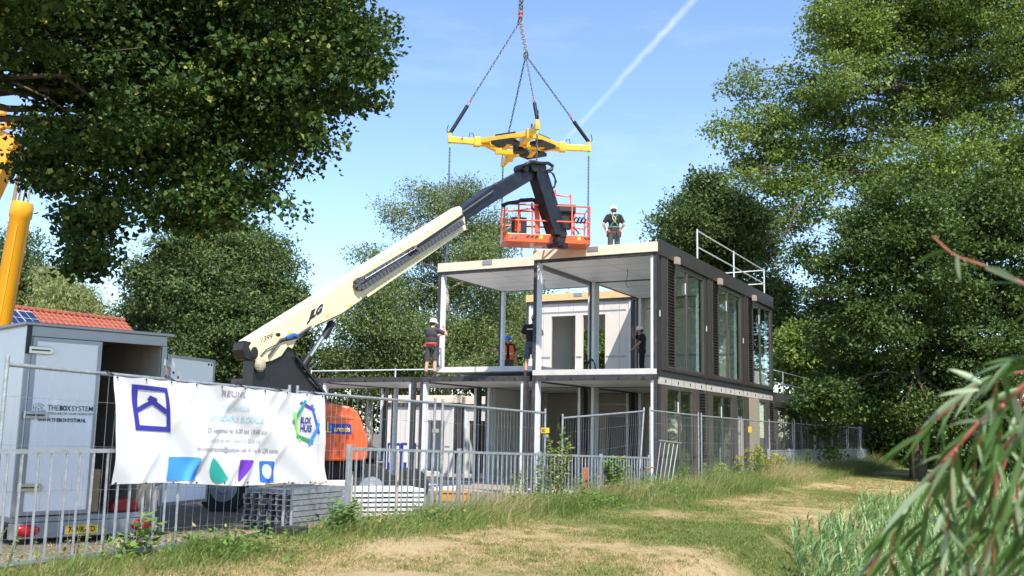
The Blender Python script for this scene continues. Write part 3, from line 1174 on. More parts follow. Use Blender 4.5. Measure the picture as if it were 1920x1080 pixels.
def facade_lower(t, v0, kind, strip=True, top=LZ1):
    v1 = v0 + DP
    z0, z1 = LZ0, LZ1
    f = MB()
    zt = z1 - .27
    if kind == 'ext':
        MB().bb(-.13, -.004, v0 + .012, v1 - .012, z1 - .50, z1 + .06).build('fascia', M['brown'], t, bevel=.006)
        zt = z1 - .504
    f.bb(-.10, -.006, v0 + .10, v0 + .55, z0 + .1, zt)
    f.bb(-.098, -.006, v0 + .552, v1 - .10, z0 + .1, z0 + .24)
    if kind in ('a', 'b', 'ext'):
        f.bb(-.10, -.006, v0 + 2.85, v0 + 3.25, z0 + .242, zt)
        f.bb(-.10, -.006, v0 + 4.0, v1 - .1, z0 + .242, zt)
        f.build('facade_panel', M['brown2'], t, bevel=.005)
        window(t, v0 + .56, v0 + 2.84, z0 + .244, zt, .5)
        if kind == 'b':
            MB().bb(-.09, -.006, v0 + 3.26, v0 + 3.99, z0 + .244, zt - .75).build('lower_board', M['beige'], t)
            MB().bb(-.09, -.006, v0 + 3.26, v0 + 3.99, zt - .747, zt).build('small_window', M['glass'], t)
        else:
            louvre(t, v0 + 3.26, v0 + 3.99, z0 + .244, zt, False)
    else:
        f.bb(-.10, -.006, v0 + 3.0, v0 + 3.3, z0 + .242, zt)
        f.build('facade_panel', M['brown2'], t, bevel=.005)
        MB().bb(-.09, -.006, v0 + .56, v0 + 1.95, z0 + .244, zt).build('lower_board', M['beige'], t)
        window(t, v0 + 1.96, v0 + 2.98, z0 + .244, zt, .95, False)
        MB().bb(-.16, -.08, v0 + 2.05, v0 + 2.12, z0 + 1.2, z0 + 1.36).build('door_handle', M['alu'], t)
        louvre(t, v0 + 3.32, v0 + 4.08, z0 + .244, zt, False)
    s = MB()
    s.bb(-.06, -.008, v0, v0 + .09, z0 + .05, zt)
    s.bb(-.06, -.008, v1 - .09, v1, z0 + .05, zt)
    s.build('facade_gasket', M['seal'], t)
    if strip:
        st = MB().bb(-.055, -.008, v0 + .05, v1 - .05, z1 - .255, z1 - .055).build('fixing_strip', M['strip'], t)
        bm_ = MB()
        for i in range(4):
            vv = v0 + .5 + i * 1.05
            bm_.bb(-.062, -.056, vv, vv + .07, z1 - .20, z1 - .12)
            bm_.bb(-.059, -.056, vv + .5, vv + .515, z1 - .255, z1 - .056)
        bm_.build('bolt', M['seal'], st)


def module(lab, u0, u1, v0, v1, z0, z1, grp, upper, holes=None, front=False, back=False, side_l=False, side_r=False, dz=0, cream=False, backholes=()):
    t = root('modular_unit', lab, 'module', B((u0 + u1) / 2, (v0 + v1) / 2, z0 + dz), grp)
    z0 += dz
    z1 += dz
    v0 += .004
    v1 -= .004
    MB().bb(u0 + .01, u1 - .01, v0 + .005, v1 - .005, z0 + .004, z0 + .156).build('floor_slab', M['concrete'], t)
    if upper:
        MB().bb(u0 - .02, u1 + .01, v0 - .05, v1, z1 - .275, z1).build('roof_edge', M['cream'], t, bevel=.008)
        zc = z1 - .275
        bh = .085
        um_ = (u0 + u1) / 2
        MB().bb(um_ - .17, um_ + .17, v0 - .066, v0 - .051, z1 - .15, z1 - .01).build('lifting_plate', M['trailer_frame'], t, bevel=.004)
    else:
        zc = z1 - .003
        bh = .15
        if cream:
            MB().bb(u0, u1, v0 - .02, v1, z1, z1 + .30).build('roof_edge', M['cream'], t, bevel=.008)
    fr = MB()
    a, b_ = zc - bh, zc - .002
    fr.bb(u0 + .10, u1 - .10, v0 - .02, v0 + .09, a, b_)
    fr.bb(u0 + .10, u1 - .10, v1 - .09, v1, a, b_)
    fr.bb(u0, u0 + .095, v0 + .01, v1, a, b_)
    fr.bb(u1 - .095, u1, v0 + .01, v1, a, b_)
    bo = fr.build('roof_beam', M['dark_steel'], t)
    nb_ = MB()
    for i in range(5):
        uu = u0 + .35 + i * .72
        nb_.bb(uu, uu + .05, v0 - .032, v0 - .021, a + bh * .1, a + bh * .55)
    nb_.build('bracket', M['seal'], bo)
    MB().bb(u0 + .097, u1 - .097, v0 + .092, v1 - .092, a + .012, zc - .004).build('ceiling', M['ceiling'], t)
    sm = MB()
    for q_ in (1.15, 2.3, 3.2):
        sm.bb(u0 + .1, u1 - .1, v0 + q_, v0 + q_ + .012, a + .0085, a + .0117)
    sm.bb(u0 + 1.8, u0 + 1.812, v0 + .1, v1 - .1, a + .0085, a + .0117)
    sm.build('ceiling_joints', M['seam'], t)
    posts(t, u0, u1, v0, v1, z0 + .158, a - .002)
    if front:
        mb = MB()
        holed_wall(mb, u0 + .19, u1 - .19, v0 + .05, v0 + .13, z0 + .16, a - .004 if not upper else z1 - .38, holes or [])
        wl = mb.build('front_wall', M['wall_panel'] if upper or cream else M['wall_low_shade'], t)
        sm = MB()
        uu = u0 + .55
        while uu < u1 - .3:
            zt_ = a - .03
            za_ = z0 + .17
            hh_ = [h for h in holes or [] if h[0] - .02 < uu < h[1] + .02]
            if hh_:
                za_ = hh_[0][3] + .02
            if zt_ - za_ > .1:
                sm.bb(uu, uu + .012, v0 + .0455, v0 + .0495, za_, zt_)
            uu += .62
        sm.build('panel_seams', M['seam'], wl)
        st = MB()
        for zz in ((z0 + 1.15, z0 + 1.22), (z0 + 2.85, z0 + 2.91)):
            us = [(u0 + .3, u1 - .3)]
            for h in holes or []:
                if h[3] > zz[0]:
                    us = [q for p_ in us for q in ((p_[0], min(p_[1], h[0] - .04)), (max(p_[0], h[1] + .04), p_[1])) if q[1] - q[0] > .1]
            for p_ in us:
                st.bb(p_[0], p_[1], v0 + .044, v0 + .049, zz[0], zz[1])
        st.build('grey_tape', M['trailer_frame'], wl)
    if back:
        mb = MB()
        holed_wall(mb, u0 + .19, u1 - .19, v1 - .13, v1 - .05, z0 + .16, a - .004, list(backholes))
        mb.build('back_wall', M['wall_panel'], t)
    if side_l:
        MB().bb(u1 - .17, u1 - .10, v0 + .21, v1 - .21, z0 + .16, a - .004).build('side_wall', M['wall_grey'], t)
    if side_r:
        MB().bb(u0 + .19, u0 + .26, v0 + .21, v1 - .21, z0 + .16, a - .004).build('side_wall', M['wall_grey'], t)
    return t


gU, gL = 'upper storey module boxes', 'ground floor module boxes'
# upper storey: right column, three deep
t = module('open front upper module box at the right corner, under the basket', *UC[0], 0, DP, UZ0, UZ1, gU, True)
facade_upper(t, 0)
cu_ = MB().tube([B(1.6, 1.9, 6.36), B(1.62, 1.92, 6.1), B(1.66, 1.9, 5.9), B(1.60, 1.94, 5.78)], .008, 5)
cu_.build('hanging_cable', M['ink'], t)
t = module('middle upper module box behind the right corner one, with second tall window', *UC[0], DP, 2 * DP, UZ0, UZ1, gU, True)
facade_upper(t, DP)
t = module('farthest upper module box along the facade, with third tall window and guard rail', *UC[0], 2 * DP, 3 * DP, UZ0, UZ1, gU, True, front=True, back=False, holes=[])
facade_upper(t, 2 * DP)
t = module('rear upper module box with two door openings in a sunlit wall', 3.93, 8.3, 2 * DP, 3 * DP, UZ0, UZ1, gU, True, front=True, side_l=True, back=True,
           holes=[(5.05, 5.95, UZ0 + .16, 5.85), (6.25, 7.25, UZ0 + .16, 5.85)], backholes=[(6.1, 7.75, UZ0 + .16, 5.75)])
for o in t.children:
    if o.name.startswith('roof_edge'):
        o.data.materials[0] = M['ply']
# the box hanging from the crane
t = module('module box hanging on four chains, being lowered between the workers', 4.02, 7.62, .95, .95 + DP, UZ0, UZ1 - .17, gU, True, dz=.19)
MB().tube([B(4.7, 2.6, 6.3), B(4.72, 2.6, 6.12), B(4.66, 2.62, 5.98), B(4.7, 2.6, 5.88), B(4.72, 2.6, 6.08)], .008, 5).build('hanging_cable', M['ink'], t)
HM = t
# ground floor
lowers = [('ground floor module box at the right corner, open to the front', 0), ('ground floor module box under the workers, open to the front', 1),
          ('ground floor module box right of the orange hood, open to the front', 2), ('ground floor module box behind the boom lift, leftmost', 3)]
for lab, i in lowers:
    t = module(lab, *UC[i], 0, DP, LZ0, LZ1, gL, False)
    if i == 0:
        facade_lower(t, 0, 'a')
    if i < 3:
        MB().bb(UC[i][0] + .02, UC[i][1] - .02, -.06, -.002, LZ0 + .01, LZ0 + .09).build('sill_board', M['cream'], t)
t = module('second ground floor module box along the facade', *UC[0], DP, 2 * DP, LZ0, LZ1, gL, False)
facade_lower(t, DP, 'b')
t = module('third ground floor module box along the facade, with the beige board', *UC[0], 2 * DP, 3 * DP, LZ0, LZ1, gL, False, front=True, holes=[])
facade_lower(t, 2 * DP, 'c')
module('ground floor module box behind the middle open one', *UC[1], DP, 2 * DP, LZ0, LZ1, gL, False, side_l=True)
module('ground floor module box at the back, with dark doorways', *UC[1], 2 * DP, 3 * DP, LZ0, LZ1, gL, False, front=True, side_l=True, back=True, side_r=True,
       holes=[(4.15, 4.95, LZ0 + .16, 2.1), (5.72, 6.85, LZ0 + .16, 2.1)])
module('single storey rear module box with cream roof edge and pale sunlit wall', *UC[2], 2 * DP + .5, 3 * DP, LZ0, LZ1 - .55, gL, False, cream=True, front=True, back=True, side_l=True,
       holes=[(10.3, 11.05, LZ0 + .16, 1.9)])
module('single storey rear module box with cream roof edge behind the boom lift', *UC[3], 2 * DP + .5, 3 * DP, LZ0, LZ1 - .5, gL, False, cream=True, front=True, back=True,
       holes=[(12.2, 13.0, LZ0 + .16, 1.9)])
for i in range(2):
    t = module(['single storey module box just beyond the two storey block', 'far single storey module box mostly hidden by the oak'][i], *UC[0], (3 + i) * DP, (4 + i) * DP, LZ0, LZ1, gL, False)
    facade_lower(t, (3 + i) * DP, 'ext', strip=False)


# guard rails on the roofs
def guard(lab, pts, z, h=1.02, mid=True, r=.020):
    t = root('roof_guard_rail', lab, 'guard rail', B(pts[0][0], pts[0][1], z))
    for i, p in enumerate(pts):
        MB().tube([B(*p, z), B(*p, z + h + .04)], r * 1.25, 8).build('post', M['alu'], t, smooth=50)
    for zz in ([z + h, z + h * .5] if mid else [z + h]):
        MB().tube([B(*p, zz) for p in pts], r, 6).build('rail', M['alu'], t, smooth=50)
    return t


guard('white tube guard rail on the high roof above the facade windows', [(.06, 3.75), (.06, 7.75), (.06, 11.85), (3.3, 12.1)], UZ1)
guard('thin guard rail on the low roof beyond the facade', [(.3, 13.0), (.3, 15.6), (.3, 19.5)], LZ1 + .05, .95)
guard('low guard rail on the roof edge left of the bare legged worker', [(7.9, 3.9), (11.2, 3.9), (15.0, 3.9)], LZ1, .5, False)
guard('short guard rail corner behind the bare legged worker', [(7.35, 3.9), (7.35, 5.8), (4.6, 8.0)], LZ1, .45, False)
# roof unit
t = root('rooftop_unit', 'white boxy rooftop unit on the low roof beyond the facade', 'roof unit', B(1.5, 14.6, LZ1))
MB().bb(.9, 2.4, 13.2, 16.2, LZ1 + .02, LZ1 + .95).build('casing', M['hat_white'], t, bevel=.03)
MB().bb(.885, .899, 15.2, 16.0, LZ1 + .15, LZ1 + .8).build('window_glass', M['glass'], t)
# boards with blue frames leaning in the dark ground floor
for i, (px, lab) in enumerate(((739, 'white board with a blue frame leaning by the pale wall, left one'), (766, 'white board with a blue frame behind the dark double post'))):
    c = P(px, 862, 38.2 - i * .4)
    t = root('framed_board', lab, 'board', c, 'blue framed boards')
    MB().box(c, (.62, .05, 1.25), (BU, BV, Z)).build('frame', M['blue_logo'], t)
    MB().box(c - BV * .03, (.44, .02, 1.05), (BU, BV, Z)).build('board', M['hat_white'], t)
    MB().box(c - BV * .045 - Z * .25, (.44, .012, .3), (BU, BV, Z)).build('blue_field', M['blue_logo'], t)
t = root('dust_sheet', 'blue plastic sack standing in the upper doorway', 'sack', B(6.9, 8.1, 3.26))
mb = MB()
mb.lathe(B(6.75, 8.1, 3.26), Z, [(.14, 0), (.17, .1), (.15, .35), (.09, .52), (.04, .56)], 12)
mb.build('sack', M['blue_plastic'], t, smooth=True)
t = root('cable_coil', 'dark coil of cable hanging at the foot of the inner white post', 'cable', B(3.75, 4.0, 3.3))
mb = MB()
for i in range(3):
    mb.tube([B(3.62 + .14 * math.cos(a) * 1.0, 3.9 - i * .03, 3.55 + (.25 + .03 * i) * math.sin(a)) for a in np.linspace(0, 6.28, 16)[:-1]], .012, 5, True)
mb.build('coil', M['ink'], t)
# ------------------------------------------------------------------ boom lift
bt, bk = P(480, 650, 21.4), P(1010, 312, 26.4)
BH = Vector((bk.x - bt.x, bk.y - bt.y, 0)).normalized()      # heading of the boom
BN = Vector((BH.y, -BH.x, 0))                                # towards the camera side
BAWAY = -BN
lift = root('boom_lift', 'cream and black telescopic boom lift with orange hood and basket', 'boom lift', (P(560, 800, 22).x, 22, -.3))


def bpl(x, y, d=0.0):
    return PL(x, y, bt + BN * d, BN)


main = [(471.7, 641.7), (866, 391.5), (871.5, 408), (873.5, 429), (690, 553), (645, 588), (627, 598), (586.7, 615), (556.7, 636.7), (548, 654), (540, 650), (528, 667), (511, 676), (489, 681), (476, 674), (466.7, 650)]
b_main = MB().prism([bpl(*p) for p in main], BAWAY * .52).build('main_boom', M['boom'], lift, bevel=.012)
capq = [(471.5, 641.2), (866, 391.0), (861, 384.5), (458, 636.5)]
cp0 = [bpl(*p) for p in capq[:2]]
cp1 = [PL(861, 386.5, bt + BAWAY * .10, BN), PL(458, 638.5, bt + BAWAY * .10, BN)]
mb = MB()
bk0, bk1 = [p + BAWAY * .52 for p in cp0]
ct0, ct1 = cp1[0] + BAWAY * .32, cp1[1] + BAWAY * .32
mb.add([cp0[0], cp0[1], cp1[0], cp1[1], bk0, bk1, ct0, ct1], [(0, 1, 2, 3), (3, 2, 6, 7), (7, 6, 5, 4), (0, 3, 7, 4), (1, 5, 6, 2)])
mb.build('boom_top', M['boom'], b_main)
# dark tail cap
MB().prism([bpl(457, 641, .004), bpl(471, 643, .004), bpl(466, 650, .004), bpl(475, 675, .004), bpl(462, 672, .004), bpl(454, 655, .004)], BAWAY * .5).build('tail_cap', M['black'], lift)
MB().ell(bpl(477, 662, .01), (.09, .02, .14), (BH, BN, Z)).build('pin_hole', M['black'], b_main)
MB().ell(bpl(521.5, 627, .005), (.06, .02, .04), (BH, BN, Z)).build('pin_hole', M['black'], b_main)


def blet(body, c, name, mt, bold, shear, par, lift_=.006):
    q_ = [bpl(*p) for p in c]
    return letters(body, *q_, name, mt, par, bold, shear, off=BN * lift_)


blet('JLG', [(573.3, 610), (607, 588), (607, 566.5), (576, 584.5)], 'lettering', M['hat_white'], .12, .3, b_main, .004)
blet('JLG', [(574.2, 609), (606, 587.7), (606, 568), (577, 586)], 'lettering', M['ink'], .08, .3, b_main, .009)
blet('1399', [(489.5, 642.5), (511, 634), (511, 624.5), (490, 633)], 'lettering', M['ink'], 0, .15, b_main)
blet('arentis', [(708, 514), (764, 481.5), (762, 469), (706, 502)], 'lettering', M['ink'], .03, .1, b_main, .008)
# stickers, bolts and a hose run along the boom
mb = MB()
for x, y in ((655, 578), (612, 596), (540, 628)):
    mb.prism([bpl(x, y, .004), bpl(x + 5, y - 3, .004), bpl(x + 5, y - 9, .004), bpl(x, y - 6, .004)], BN * .003)
mb.build('yellow_sticker', M['glasslamp'], b_main)
mb = MB()
for i in range(10):
    mb.ell(bpl(700 + i * 17, 497 - i * 10.6, .004), .014, None, 6, 4)
mb.build('bolt', M['trailer_frame'], b_main)
mb = MB()
mb.tube([bpl(x, y, .03) for x, y in ((590, 612), (622, 597), (640, 589), (662, 574), (688, 556))], .014, 6)
mb.tube([bpl(x, y, .03) for x, y in ((488, 668), (500, 655), (530, 640), (556, 634), (585, 616))], .012, 6)
mb.build('hose', M['black'], b_main, smooth=True)
# lower side tube and dark slot
MB().prism([bpl(*p, .02) for p in ((700, 543), (873, 423), (874, 430), (690, 557), (686, 552))], BAWAY * .4).build('lower_tube', M['boom'], b_main)
MB().prism([bpl(*p, .006) for p in ((777, 462), (868, 401), (869, 406), (784, 464))], BN * .03).build('slot', M['navy'], b_main)
# cable chain: two runs and a loop
chn = MB()
hi0, hi1, lo0, lo1 = bpl(682, 523, .07), bpl(777, 466, .07), bpl(676, 541, .07), bpl(868, 417, .07)
path = [hi1.lerp(hi0, i / 14) for i in range(15)]
cen = (hi0 + lo0) / 2
path += [hi0.lerp(lo0, .25) - BH * .13, hi0.lerp(lo0, .55) - BH * .17, hi0.lerp(lo0, .85) - BH * .10]
path += [lo0.lerp(lo1, i / 30) for i in range(31)]
for a, b_ in zip(path[:-1], path[1:]):
    d_ = (b_ - a)
    chn.beam(a + d_ * .06, b_ - d_ * .06, .13, .10, BN)
ch_o = chn.build('cable_chain', M['chainlink'], lift)
rods = MB()
for i in range(9):
    p = hi0.lerp(hi1, i / 8)
    rods.tube([p + BN * .06, p + BN * .07 + Z * .06 + BH * .02, p + Z * .08 - BN * .05], .008, 5)
rods.tube([hi0 + BN * .075, hi1 + BN * .075], .008, 5)
rods.build('guide_rod', M['galv'], ch_o)
hs = MB()
for i in range(4):
    hs.tube([bpl(761 + i * 4, 470 - i * 2.6, .12), bpl(768 + i * 4, 476 - i * 2.6, .15), bpl(772 + i * 4, 482 - i * 2.6, .08)], .016, 6)
hs.build('hose', M['black'], ch_o, smooth=True)
# telescoped fly sections
MB().prism([bpl(*p, -.05) for p in ((864, 393), (927, 346), (940, 349), (941, 370), (878, 411), (873, 424))], BAWAY * .42).build('fly_boom', M['navy'], lift, bevel=.01)
MB().prism([bpl(*p, -.09) for p in ((922, 350), (1004, 306), (1018, 312), (1010, 330), (940, 372))], BAWAY * .34).build('fly_boom', M['navy'], lift, bevel=.01)
MB().tube([bpl(866, 399, .0), bpl(925, 358, .0)], .025, 6).build('hose', M['chainlink'], lift)
mb = MB()
for (x, y, r_) in ((986, 314, .12), (1004, 311, .17), (1018, 314, .15)):
    mb.lathe(bpl(x, y, .03), BAWAY, [(r_ * .9, 0), (r_, .03), (r_, .36), (r_ * .9, .40)], 14)
mb.build('knuckle', M['black'], lift, smooth=40)
mb = MB()
mb.tube([bpl(x, y, .06) for x, y in ((982, 312), (995, 303), (1012, 306), (1028, 306), (1036, 311), (1034, 318), (1027, 321))], .05, 8)
mb.tube([bpl(x, y, .10) for x, y in ((1026, 322), (1035, 324), (1041, 336), (1040, 348), (1036, 354))], .02, 6)
mb.tube([bpl(x, y, .02) for x, y in ((1026, 320), (1038, 326), (1043, 340), (1039, 352))], .02, 6)
mb.build('hose', M['black'], lift, smooth=True)
# jib
jb = Vector((bk.x, bk.y, 0))
JQ = bk + BN * .02
jpl = lambda x, y, d=0: PL(x, y, JQ + BN * d, BN)
MB().prism([jpl(*p) for p in ((1007, 318), (1017, 312), (1027, 320), (1062, 430), (1066, 446), (1062, 460), (1044, 464), (1037, 452), (1042, 444), (1008, 334))], BAWAY * .36).build('jib_arm', M['navy'], lift, bevel=.02)
MB().beam(jpl(1006, 330, -.1), jpl(1046, 432, -.1), .09, .14, BN).build('jib_link', M['navy'], lift)
mb = MB()
for i in range(6):
    mb.box(jpl(1050 + rnd.uniform(-8, 10), 436 + i * 5, .12 + rnd.uniform(-.05, .05)), (.22, .2, .16), (BH, BN, Z))
mb.build('jib_head', M['black'], lift, bevel=.02)
# basket
bq = P(1028, 440, 27.0)
bx = Vector((1, .10, 0)).normalized()
by = Vector((-.10, 1, 0)).normalized()
zf = bq.z - .28
c0 = Vector((P(943.5, 440, 26.7).x, 26.62, zf))
BW, BD = 2.43, .92


def K(a, b_, h):
    return c0 + bx * a + by * b_ + Z * h


fl = MB()
fl.prism([K(0, .12, 0), K(.12, 0, 0), K(BW - .1, 0, 0), K(BW, .1, 0), K(BW, BD, 0), K(0, BD, 0)], Z * .24)
flo = fl.build('basket_floor', M['orange'], lift, bevel=.015)
mb = MB()
for x0 in (.62, .74, .86):
    mb.prism([K(x0, -.004, .12), K(x0 + .07, -.004, .12), K(x0 + .12, -.004, .19), K(x0 + .05, -.004, .19)], by * -.004)
for x0 in (2.22, 2.31):
    mb.prism([K(x0, -.004, .19), K(x0 + .05, -.004, .19), K(x0 + .11, -.004, .12), K(x0 + .06, -.004, .12)], by * -.004)
mb.build('hazard_stripe', M['ink'], flo)
mb = MB()
for x0 in (1.0, 2.05):
    mb.prism([K(x0, -.004, .10), K(x0 + .09, -.004, .10), K(x0 + .09, -.004, .20), K(x0, -.004, .20)], by * -.004)
mb.build('yellow_sticker', M['glasslamp'], flo)
letters('JLG', K(.15, -.004, .06), K(.42, -.004, .06), K(.42, -.004, .18), K(.15, -.004, .18), 'lettering', M['hat_white'], flo, .04, .3, off=by * -.003)
letters('JLG', K(.155, -.004, .065), K(.415, -.004, .065), K(.415, -.004, .175), K(.155, -.004, .175), 'lettering', M['ink'], flo, .02, .3, off=by * -.008)
r_ = .024
rl = MB()
for h in (.62, 1.06):
    rl.tube([K(.03, .06, h), K(.03, BD - .03, h), K(BW - .03, BD - .03, h), K(BW - .03, .06, h), K(.03, .06, h)], r_, 8)
rl.tube([K(1.45, .2, 1.06), K(1.45, .2, 1.52), K(1.47, .3, 1.56), K(1.55, .85, 1.56), K(1.95, .85, 1.52), K(1.93, .5, 1.5), K(1.90, .3, 1.1)], r_, 8)
rl.tube([K(.35, .85, 1.06), K(1.0, .85, 1.16), K(1.4, .85, 1.2)], r_, 8)
rl.build('guard_rail', M['rail_orange'], lift, smooth=60)
for x0, y0 in ((.03, .06), (.42, .06), (.80, .06), (1.9, .06), (BW - .03, .06), (.03, BD - .03), (.55, BD - .03), (1.1, BD - .03), (1.75, BD - .03), (2.1, BD - .03), (BW - .03, BD - .03)):
    MB().tube([K(x0, y0, .22), K(x0, y0, 1.06)], r_, 8).build('rail_post', M['rail_orange'], lift, smooth=60)
MB().beam(K(1.0, .3, .25), K(.92, .3, 1.2), .12, .06).build('gate_bar', M['rail_orange'], lift)
MB().box(K(.47, .45, .50), (.42, .28, .52), (bx, by, Z)).build('control_box', M['black'], lift, bevel=.03)
MB().box(K(.42, .28, .52), (.16, .02, .36), (bx, by, Z)).build('manual_box', M['rail_orange'], lift)
MB().box(K(1.78, .30, 1.02), (.5, .28, .24), (bx, by, Z)).build('control_panel', M['tee_grey'], lift, bevel=.03)
MB().prism([K(1.58, .2, .9), K(2.0, .2, .9), K(1.9, .2, .45), K(1.65, .2, .45)], by * .2).build('panel_skirt', M['black'], lift, bevel=.02)
mb = MB().tube([K(-.06, .0, .98), K(.1, .0, 1.06), K(.4, 0, 1.12), K(.5, 0, 1.18)], .05, 8)
mb.tube([K(.5, .2, 1.2), K(.8, .22, 1.24), K(1.1, .2, 1.18), K(1.2, .2, 1.14)], .06, 8)
mb.tube([K(.78, .04, 1.1), K(.78, .04, .98), K(.85, .06, .9)], .03, 8)
mb.build('padding', M['black'], lift, smooth=True)
mb = MB()
for i in range(3):
    mb.tube([K(1.95 + i * .1, .05, .66), K(2.0 + i * .1, -.04, .74), K(2.08 + i * .1, -.04, .68), K(2.02 + i * .1, .02, .58)], .022, 6)
mb.tube([K(1.95, .1, .5), K(2.1, .05, .3), K(2.0, .1, .24), K(1.9, .1, .4)], .02, 6)
mb.build('hose', M['black'], lift, smooth=True)
MB().box(K(1.45, .35, .45), (.3, .3, .4), (bx, by, Z)).build('tool_bin', M['orange'], lift, bevel=.03)
# upright, lift cylinder, turntable
up_ = [(476, 672), (490, 690), (512, 668), (528, 662), (540, 650), (548, 655), (556, 672), (580, 712), (612, 742), (640, 800), (640, 830), (480, 830), (473, 740)]
MB().prism([bpl(*p, -.06) for p in up_], BAWAY * .55).build('upright', M['black'], lift, bevel=.015)
MB().beam(bpl(555, 668, .02), bpl(612, 742, .02), .05, .07, BN).build('upright_flange', M['navy'], lift)
MB().tube([bpl(623, 604, -.15), bpl(607, 633, -.15)], .085, 10).build('cylinder_head', M['navy'], lift)
MB().tube([bpl(620, 608, -.15), bpl(577, 674, -.15)], .055, 12).build('cylinder_rod', M['chrome'], lift, smooth=60)
MB().tube([bpl(580, 668, -.15), bpl(566, 690, -.15)], .095, 12).build('cylinder_barrel', M['black'], lift, smooth=60)
MB().tube([bpl(580, 694, -.1), bpl(598, 677, -.1), bpl(605, 684, -.1)], .02, 6).build('hose', M['chainlink'], lift)
MB().tube([bpl(504, 668, .03), bpl(526, 637, .04), bpl(560, 628, .05), bpl(583, 612, .04)], .03, 6).build('hose', M['chainlink'], lift)
MB().tube([bpl(537, 634, .05), bpl(550, 628, .07), bpl(558, 630, .05)], .05, 6).build('hose_sleeve', M['blue_plastic'], lift)
MB().ell(bpl(488, 684, .03), (.13, .08, .16), (BH, BN, Z)).build('pivot_pin', M['wood'], lift)
# engine hood
HQ = P(640, 800, 20.9)
HU = Vector((.985, .17, 0)).normalized()
HN = Vector((.17, -.985, 0)).normalized()
hp = lambda x, y, d=0: PL(x, y, HQ + HN * d, HN)
hood = [(540, 755), (610, 755), (632, 758), (655, 762), (669, 770), (676, 784), (687, 815), (690, 826), (689, 858), (684, 864), (540, 866)]
ho = MB().prism([hp(*p) for p in hood], -HN * 1.05).build('engine_hood', M['orange'], lift, bevel=.05)
MB().prism([hp(*p, .012) for p in ((545, 778), (660, 780), (664, 786), (545, 786))], -HN * .03).build('hood_crease', M['orange'], ho, bevel=.006)
MB().prism([hp(*p, .008) for p in ((603, 793.5), (658.5, 795.5), (660.5, 814), (604, 812))], -HN * .02).build('name_plate', M['blue_logo'], ho)
q_ = [hp(*p, .02) for p in ((626, 809), (656.5, 810), (656, 800), (625.5, 799))]
letters('arentis', *q_, 'lettering', M['hat_yellow'], ho, .015, .12)
mb = MB()
mb.prism([hp(*p, .014) for p in ((613, 792), (616, 792), (616, 808), (613, 808))], HN * .01)
mb.prism([hp(*p, .014) for p in ((606, 808), (622, 808.5), (622, 811), (606, 810.5))], HN * .01)
mb.build('plate_mark', M['hat_yellow'], ho)
mb = MB()
for x0 in (608, 617.5, 620.5):
    mb.prism([hp(*p, .014) for p in ((x0, 796), (x0 + 1.8, 796), (x0 + 1.8, 806), (x0, 806))], HN * .01)
mb.build('plate_mark', M['sky_blue'], ho)
# chassis and wheels
cc = Vector((P(560, 900, 22).x, 22.2, 0))
gl_ = -.28
ch = MB()
ch.box((cc.x, cc.y, .62), (3.6, 1.5, .42), (HU, -HN, Z))
ch.box((cc.x, cc.y, .98), (3.2, 1.7, .28), (HU, -HN, Z))
ch.build('chassis', M['black'], lift, bevel=.04)
MB().box((cc.x - .3, cc.y, 1.35), (2.8, 1.6, .55), (HU, -HN, Z)).build('turntable', M['black'], lift, bevel=.04)
for sx in (-1, 1):
    for sy in (-1, 1):
        wc = Vector((cc.x, cc.y, gl_ + .52)) + HU * (sx * 1.5) - HN * (sy * 1.0)
        wo = MB().lathe(wc - HN * (-.2 * 1) * 1, HN, [(.30, -.42), (.50, -.40), (.53, -.34), (.53, -.08), (.50, -.02), (.30, 0)], 26).build('wheel', M['rubber'], lift, smooth=40)
        MB().lathe(wc + HN * .2, HN, [(.29, -.06), (.27, .012), (.12, .03), (.1, .05)], 18).build('rim', M['trailer_frame'], wo)

# ------------------------------------------------------------------ lifting spreader and chains
def mcorner(u, v):
    return B(u, v, 0)


cor = {'fl': mcorner(7.53, 1.26), 'fr': mcorner(4.32, 1.19), 'rr': mcorner(3.85, 4.05), 'rl': mcorner(7.37, 4.54)}
ZS = 10.85
tips = {k_: Vector((c.x, c.y, ZS)) for k_, c in cor.items()}
O3 = sum(tips.values(), Vector((0, 0, 0))) / 4
sp = root('lifting_spreader', 'yellow four armed lifting spreader frame hanging below the hoist chains', 'lifting frame', O3)
mids = {}
for k_, tp in tips.items():
    m_ = O3.lerp(tp, .58)
    mids[k_] = m_
    ao = MB()
    ao.beam(O3.lerp(tp, .12), O3.lerp(tp, .62), .20, .24)
    ao.beam(O3.lerp(tp, .55), O3.lerp(tp, 1.03), .145, .19)
    ao.beam(O3.lerp(tp, .57), O3.lerp(tp, .66), .26, .30)
    arm = ao.build('arm', M['yellow'], sp, bevel=.012)
    MB().box(O3.lerp(tp, 1.0) + Z * .14, (.12, .12, .16)).build('lug', M['yellow'], arm, bevel=.01)
    MB().tube([O3.lerp(tp, .66) + Z * .16, O3.lerp(tp, .68) + Z * .28, O3.lerp(tp, .72) + Z * .28, O3.lerp(tp, .73) + Z * .14], .014, 6).build('handle', M['chain'], arm)
    MB().tube([O3.lerp(tp, .99) + Z * .1, O3.lerp(tp, 1.05) + Z * .3, O3.lerp(tp, 1.03) + Z * .5], .014, 6).build('hose', M['black'], arm)
ks = ['fl', 'fr', 'rr', 'rl']
